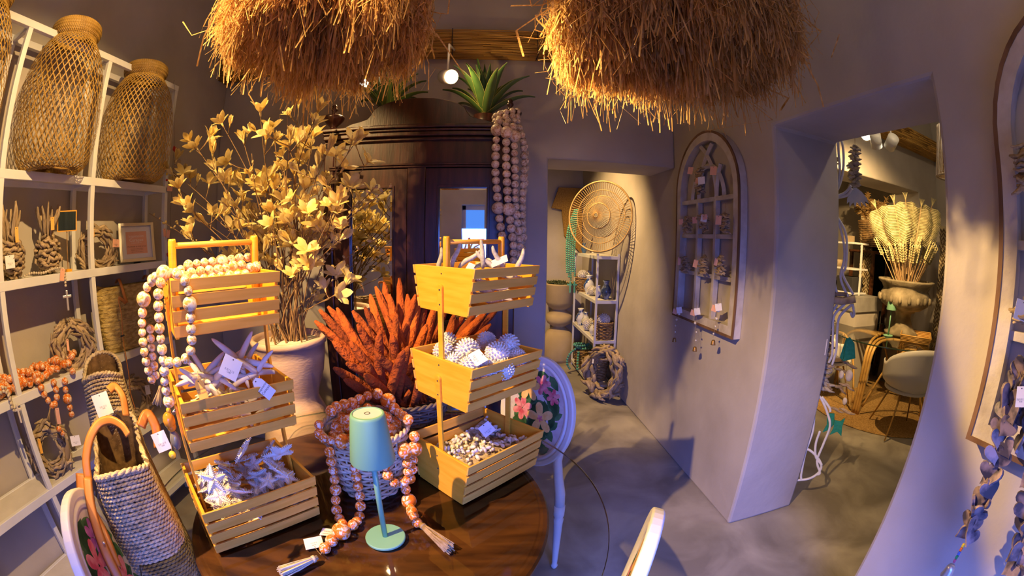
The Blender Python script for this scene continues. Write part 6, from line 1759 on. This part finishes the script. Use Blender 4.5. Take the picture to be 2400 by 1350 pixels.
# white wire wall shelf with dark goods, tall leafy panel, dark glass door
ws = thing('wall_shelf', 'white wire wall shelf with dark goods behind the garlands', 'shelf', (4.45, 3.95, 1.2))
cS = P(1968, 600, h=5.6)
for z in (1.68, 1.38, 1.10):
    wbuild(MB().cbox((cS.x, cS.y, z), (0.30, 0.75, 0.02)), 'shelf_board', M['white_metal'], ws)
for s in (-1, 1): wbuild(MB().cbox((cS.x, cS.y + s * 0.37, 1.38), (0.02, 0.02, 0.62)), 'post', M['white_metal'], ws)
for k, (dy, z, sz, nm) in enumerate(((-0.2, 1.113, 0.22, 'black_box'), (0.10, 1.11, 0.16, 'black_bowl'), (0.0, 1.39, 0.14, 'wooden_bowl'), (-0.15, 1.69, 0.10, 'wooden_box'))):
    if 'box' in nm: b = MB().cbox((cS.x, cS.y + dy, z + sz * 0.4), (sz, sz * 1.2, sz * 0.78))
    else: b = MB().lathe([(0, 0), (sz * .4, 0), (sz * .7, sz * .6), (sz * .66, sz * .6), (sz * .36, .01), (0, .012)], 18, (cS.x, cS.y + dy, z))
    wthing(b, nm, ['black box on the lowest white wall shelf', 'black bowl on the lowest white wall shelf', 'brown wooden bowl on the middle white wall shelf', 'small brown box on the top white wall shelf'][k], 'box' if 'box' in nm else 'bowl', M['ink'] if 'black' in nm else M['driftwood'], smooth='bowl' in nm, bevel=0.004 if 'box' in nm else 0)
con = thing('counter', 'pale counter with grey top below the white wall shelf', 'counter', (cS.x, cS.y, 0))
wbuild(MB().box((cS.x - 0.25, cS.y - 0.55, 0), (cS.x + 0.25, cS.y + 0.5, 0.92)), 'body', M['plaster'], con)
wbuild(MB().box((cS.x - 0.27, cS.y - 0.57, 0.92), (cS.x + 0.27, cS.y + 0.52, 1.08)), 'worktop', mat('grey_top', (0.25, 0.24, 0.23), (0.33, 0.32, 0.31), rough=0.6), con)
def leafy_panel(px0, px1, hh, z0, z1, label):
    a = P(px0, 680, h=hh); b_ = P(px1, 680, h=hh)
    t = thing('leafy_screen', label, 'screen', Vector(((a.x + b_.x) / 2, (a.y + b_.y) / 2, z0)))
    d = Vector((b_.x - a.x, b_.y - a.y, 0)); n = Vector((-d.y, d.x, 0)).normalized()
    wbuild(MB().hexa([(a.x, a.y, z0), (b_.x, b_.y, z0), tuple(Vector((b_.x, b_.y, z0)) + n * 0.02), tuple(Vector((a.x, a.y, z0)) + n * 0.02), (a.x, a.y, z1), (b_.x, b_.y, z1), tuple(Vector((b_.x, b_.y, z1)) + n * 0.02), tuple(Vector((a.x, a.y, z1)) + n * 0.02)]), 'board', mat('screen_board', (0.45, 0.36, 0.20), (0.52, 0.43, 0.26), rough=0.8), t, fix=True)
    lv = MB(); k = 0
    z = z0 + 0.03
    while z < z1 - 0.05:
        for u in (0.2, 0.5, 0.8):
            p = Vector((a.x, a.y, z)) + d * (u + r_.uniform(-.08, .08)) - n * 0.012
            for s in (-1, 1):
                q = p + d.normalized() * s * 0.03 + Vector((0, 0, 0.05))
                lv.tube([p, (p + q) / 2 + Vector((0, 0, 0.004)), q], [0.003, 0.008, 0.001], 4)
        z += 0.045
    stuff(wbuild(lv, 'leaves', mat('screen_leaf', (0.12, 0.08, 0.04), (0.2, 0.14, 0.07), rough=0.8), t))
leafy_panel(2010, 2038, 5.9, 0.0, 2.05, 'tall screen of small leaves left of the dark door')
leafy_panel(2196, 2222, 5.35, 0.0, 1.95, 'tall screen of small leaves right of the stone urn')
a = Vector((4.95, 3.70, 0)); dd = thing('dark_door', 'dark glazed door behind the stone urn', 'door', (a.x + 0.3, a.y, 0))
wbuild(MB().box((a.x, a.y, 0), (a.x + 0.62, a.y + 0.04, 1.75)), 'panel', mat('dark_glazing', (0.012, 0.014, 0.02), rough=0.12), dd, fix=True)
wbuild(MB().tube([(a.x + 0.06, a.y - 0.02, 0.95), (a.x + 0.06, a.y - 0.02, 1.15)], 0.012, 6), 'handle', M['silver'], dd)
# spotlights of the far room
s1 = P(2030, 316, h=3.6); s2 = P(2054, 330, h=3.6); s3 = P(2088, 338, h=3.6)
def far_lamp(loc, aim, label, power, ang=70): return track_lamp(loc, aim, label, power, ang, mount=0.24, r=0.05)
far_lamp(s1, (0.0, 0.0, 1.75), 'glaring spotlight facing the camera in the far room', 14, 80)
far_lamp(s2 - Vector((0, 0, 0.05)), (UX - 0.25, UY + 0.1, 0.9), 'white cylinder spotlight pointing down at the glass table', 230, 95)
far_lamp(s3 - Vector((0.03, 0, 0.03)), (UX - 0.5, UY + 0.9, 1.4), 'white cylinder spotlight tilted sideways in the far room', 300, 95)
tk = thing('light_track', 'ceiling track carrying the three far spotlights', 'track', (s1.x, s1.y, 2.6)); wbuild(MB().tube([s1 + Vector((0, 0.1, 0.23)), s3 + Vector((0, -0.3, 0.23))], 0.015, 6), 'rail', M['lamp_white'], tk); wbuild(MB().tube([s2 + Vector((0, 0, 0.23)), (s2.x, s2.y, ZC)], 0.01, 6), 'rod', M['lamp_white'], tk)
# hanging woven shade at the top right of the doorway
hs = P(2197, 370, h=3.3)
shd = thing('pendant_lamp', 'woven hanging lampshade with pale edge in the top of the doorway', 'pendant lamp', (hs.x + 0.10, hs.y - 0.10, hs.z - 0.12))
stuff(lattice(spline1([(0.15, 0.0), (0.145, 0.06), (0.12, 0.2), (0.10, 0.36)]), 40, 0.15, 0.006, 16).build('weave', M['wicker_brown'], shd))
MB().tube([(0.15 * cos(a), 0.15 * sin(a), 0) for a in [2 * pi * k / 30 for k in range(30)]], 0.008, 6, closed=True).build('rim', M['wicker_pale'], shd, smooth=True)
for k in range(9): MB().tube([(0.157 * cos(k * .16 + 2.2), 0.157 * sin(k * .16 + 2.2), 0), (0.11 * cos(k * .16 + 2.2), 0.11 * sin(k * .16 + 2.2), 0.36)], 0.004, 4).build('cord_fringe', M['coral_white'], shd)
MB().tube([(0, 0, 0.36), (0, 0, ZC - hs.z + 0.12)], 0.004, 5).build('cord', M['ink'], shd)

# ================================================================ garlands hanging just inside the doorway
M['rope_white'] = mat('rope_white', (0.62, 0.64, 0.70), (0.72, 0.73, 0.76), scale=30, rough=0.7)
M['feather'] = mat('feather_blue_white', (0.50, 0.58, 0.68), (0.66, 0.72, 0.78), scale=8, rough=0.8)
M['teal_felt'] = mat('teal_felt', (0.01, 0.20, 0.15), (0.02, 0.26, 0.20), scale=60, rough=0.95)
HH = 2.46
def hp(x, y, h=HH): return P(x, y, h=h)
rg = thing('rope_mobile', 'white rope mobile with loops hanging inside the doorway', 'mobile', hp(1960, 1100))
ropes = [[(1962, 290), (1965, 350), (1968, 400), (1962, 440), (1950, 455)], [(1958, 290), (1975, 340), (1976, 400), (1965, 440), (1955, 452)], [(1995, 435), (1980, 452), (1955, 462)], [(1997, 442), (1985, 458), (1955, 464)],
         [(1954, 460), (1953, 500), (1955, 560), (1953, 640), (1962, 690)], [(1954, 502), (1968, 530), (1978, 575), (1978, 610), (1970, 650), (1985, 690), (1992, 697)], [(1958, 502), (1980, 540), (1985, 580), (1982, 625), (1976, 645), (2000, 690)],
         [(1962, 714), (1945, 740), (1938, 765)], [(1980, 712), (1955, 740), (1952, 780), (1950, 830), (1942, 850)], [(1996, 714), (1968, 742), (1962, 780), (1960, 820), (1950, 855)], [(1998, 712), (2002, 735), (1998, 742), (1994, 732)],
         [(1908, 918), (1925, 935), (1940, 970), (1945, 1000), (1930, 1040), (1915, 1080), (1922, 1108), (1912, 1112)], [(1905, 920), (1908, 960), (1905, 1010), (1888, 1060), (1878, 1110), (1878, 1123)], [(1926, 930), (1944, 955), (1946, 965)],
         [(1922, 1010), (1912, 1040), (1912, 1070), (1925, 1090), (1918, 1108), (1895, 1122), (1857, 1126)], [(1882, 1048), (1902, 1058), (1918, 1075), (1926, 1090)]]
for q in ropes: wbuild(MB().tube(catmull([hp(x, y) for x, y in q], 6), 0.0085, 6), 'rope', M['rope_white'], rg, smooth=True)
wbuild(MB().tube([hp(1935, 700), hp(1975, 706), hp(2005, 700)], 0.022, 8), 'wooden_bar', M['driftwood'], rg, smooth=True)
wbuild(MB().tube([hp(1935, 688), hp(1985, 690)], 0.012, 8), 'wooden_bar', M['driftwood'], rg, smooth=True)
cord(rg, [hp(1962, 290), Vector((1.95, 1.72, 2.6)), Vector((1.95, 1.72, ZC))], 0.002)
dg = thing('driftwood_garland', 'vertical driftwood garland with pale feathers inside the doorway', 'garland', hp(1990, 450, 2.52), group='driftwood garlands in the doorway')
for k in range(26):
    y = 340 + 100 * k / 26; lay_stick(dg, STKG, hp(2003 + r_.uniform(-4, 4), y, 2.52), Vector((r_.uniform(-.3, .3), 1, r_.uniform(-.15, .15))) if k % 2 else Vector((1, r_.uniform(-.3, .3), r_.uniform(-.1, .1))), r_.uniform(0.06, 0.12), r_.uniform(0.008, 0.012), r_)
cord(dg, [hp(2003, 300, 2.52), hp(2003, 440, 2.52)], 0.0015)
for k in range(9):
    x = 1985 + 6.5 * k; p0 = hp(2002, 436, 2.52); p1 = hp(x, 478 + 8 * (k % 2), 2.52); s = (p1 - p0).cross(Vector((0.8, 0.6, 0))).normalized() * 0.012
    wbuild(MB().poly([p0, p0.lerp(p1, .4) + s, p0.lerp(p1, .75) + s * 0.9, p1, p0.lerp(p1, .75) - s * .9, p0.lerp(p1, .4) - s]), 'feather', M['feather'], dg)
dg2 = thing('driftwood_garland', 'broad driftwood garland hanging low at the left doorway edge', 'garland', hp(1935, 800), group='driftwood garlands in the doorway')
for k in range(22):
    y = 830 + 90 * (k % 11) / 11; lay_stick(dg2, STKG if k % 3 else STK, hp(1925 + r_.uniform(-12, 12), y, 2.5), Vector((0.4, -0.9, r_.uniform(-.1, .1))), r_.uniform(0.08, 0.16), r_.uniform(0.010, 0.018), r_)
for k in range(14):
    y = 745 + 85 * k / 14; lay_stick(dg2, STK, hp(1942 + r_.uniform(-5, 5), y, 2.5), Vector((0.4, -0.9, r_.uniform(-.3, .3))), r_.uniform(0.04, 0.08), 0.008, r_)
cord(dg2, [hp(1950, 720, 2.5), hp(1930, 920, 2.5)], 0.0015)
card(dg2, hp(1928, 812, 2.42), (-0.9, -0.5, 0), (0, 0, 1), 0.05, 0.09, M['paper'], None)
dg3 = thing('driftwood_garland', 'thin driftwood garland at the upper left doorway edge', 'garland', hp(1955, 420), group='driftwood garlands in the doorway')
for k in range(18): lay_stick(dg3, STK, hp(1952 + r_.uniform(-3, 3), 370 + 80 * k / 18, 2.56), Vector((0.4, -0.9, r_.uniform(-.3, .3))), r_.uniform(0.04, 0.07), 0.009, r_)
cord(dg3, [hp(1952, 300, 2.56), hp(1952, 450, 2.56)], 0.0015)
sm = thing('shell_mobile', 'driftwood and shell mobile beside the teal fabric house', 'mobile', hp(1990, 900, 2.5))
for (x, y, dx) in ((1990, 855, .9), (1975, 870, .6), (1985, 905, .8), (1968, 910, .5), (1985, 965, .7), (1960, 960, .6)):
    lay_stick(sm, STK, hp(x, y, 2.5), Vector((0.5, -0.85, r_.uniform(-.4, .2))), 0.11, 0.010, r_)
for (x, y, r) in ((1990, 880, 0.035), (1972, 878, 0.024), (1980, 940, 0.022)):
    wbuild(MB().ball(hp(x, y, 2.48), r, 10, 7, (0.5, 0.8, 1.0)), 'shell', M['coral_white'], sm, smooth=True)
cord(sm, [hp(1985, 850, 2.5), hp(1978, 965, 2.5)], 0.0012); cord(sm, [hp(1955, 830, 2.5), hp(1985, 850, 2.5)], 0.0012)
def felt_piece(name, pts, label, h):
    c = hp(*pts[0], h)
    f_ = [hp(x, y, h) for x, y in pts]; n = Vector((-0.75, -0.62, 0.1)) * 0.012
    b = MB(); k = len(f_); b.v = [tuple(p) for p in f_] + [tuple(p - n) for p in f_]
    b.f = [tuple(range(k)), tuple(reversed(range(k, 2 * k)))] + [(i, k + i, k + (i + 1) % k, (i + 1) % k) for i in range(k)]
    return wthing(b, name, label, 'ornament', M['teal_felt'], fix=True, bevel=0.002)
felt_piece('felt_house', [(1984, 795), (1992, 790), (2003, 805), (2005, 840), (1976, 847)], 'teal felt house ornament with pink tag in the doorway', 2.45)
felt_piece('felt_house', [(1983, 792), (1990, 800), (1975, 846), (1968, 838)], 'teal felt flap beside the teal house ornament', 2.47)
o = felt_piece('felt_star', [(1956, 985), (1969, 988), (1981, 980), (1974, 1000), (1972, 1023), (1962, 1012), (1944, 1020), (1953, 1004)], 'teal felt star ornament hanging low in the doorway', 2.45)
felt_piece('felt_star', [(1938, 968), (1956, 970), (1955, 995), (1942, 1008), (1927, 1014), (1938, 995)], 'second teal felt star ornament behind the rope loops', 2.48)

point('third_room_fill', (2.7, 0.9, 3.3), 45, (1.0, 0.78, 0.5), 0.06)  # added unseen fill to brighten the third room and its chairs
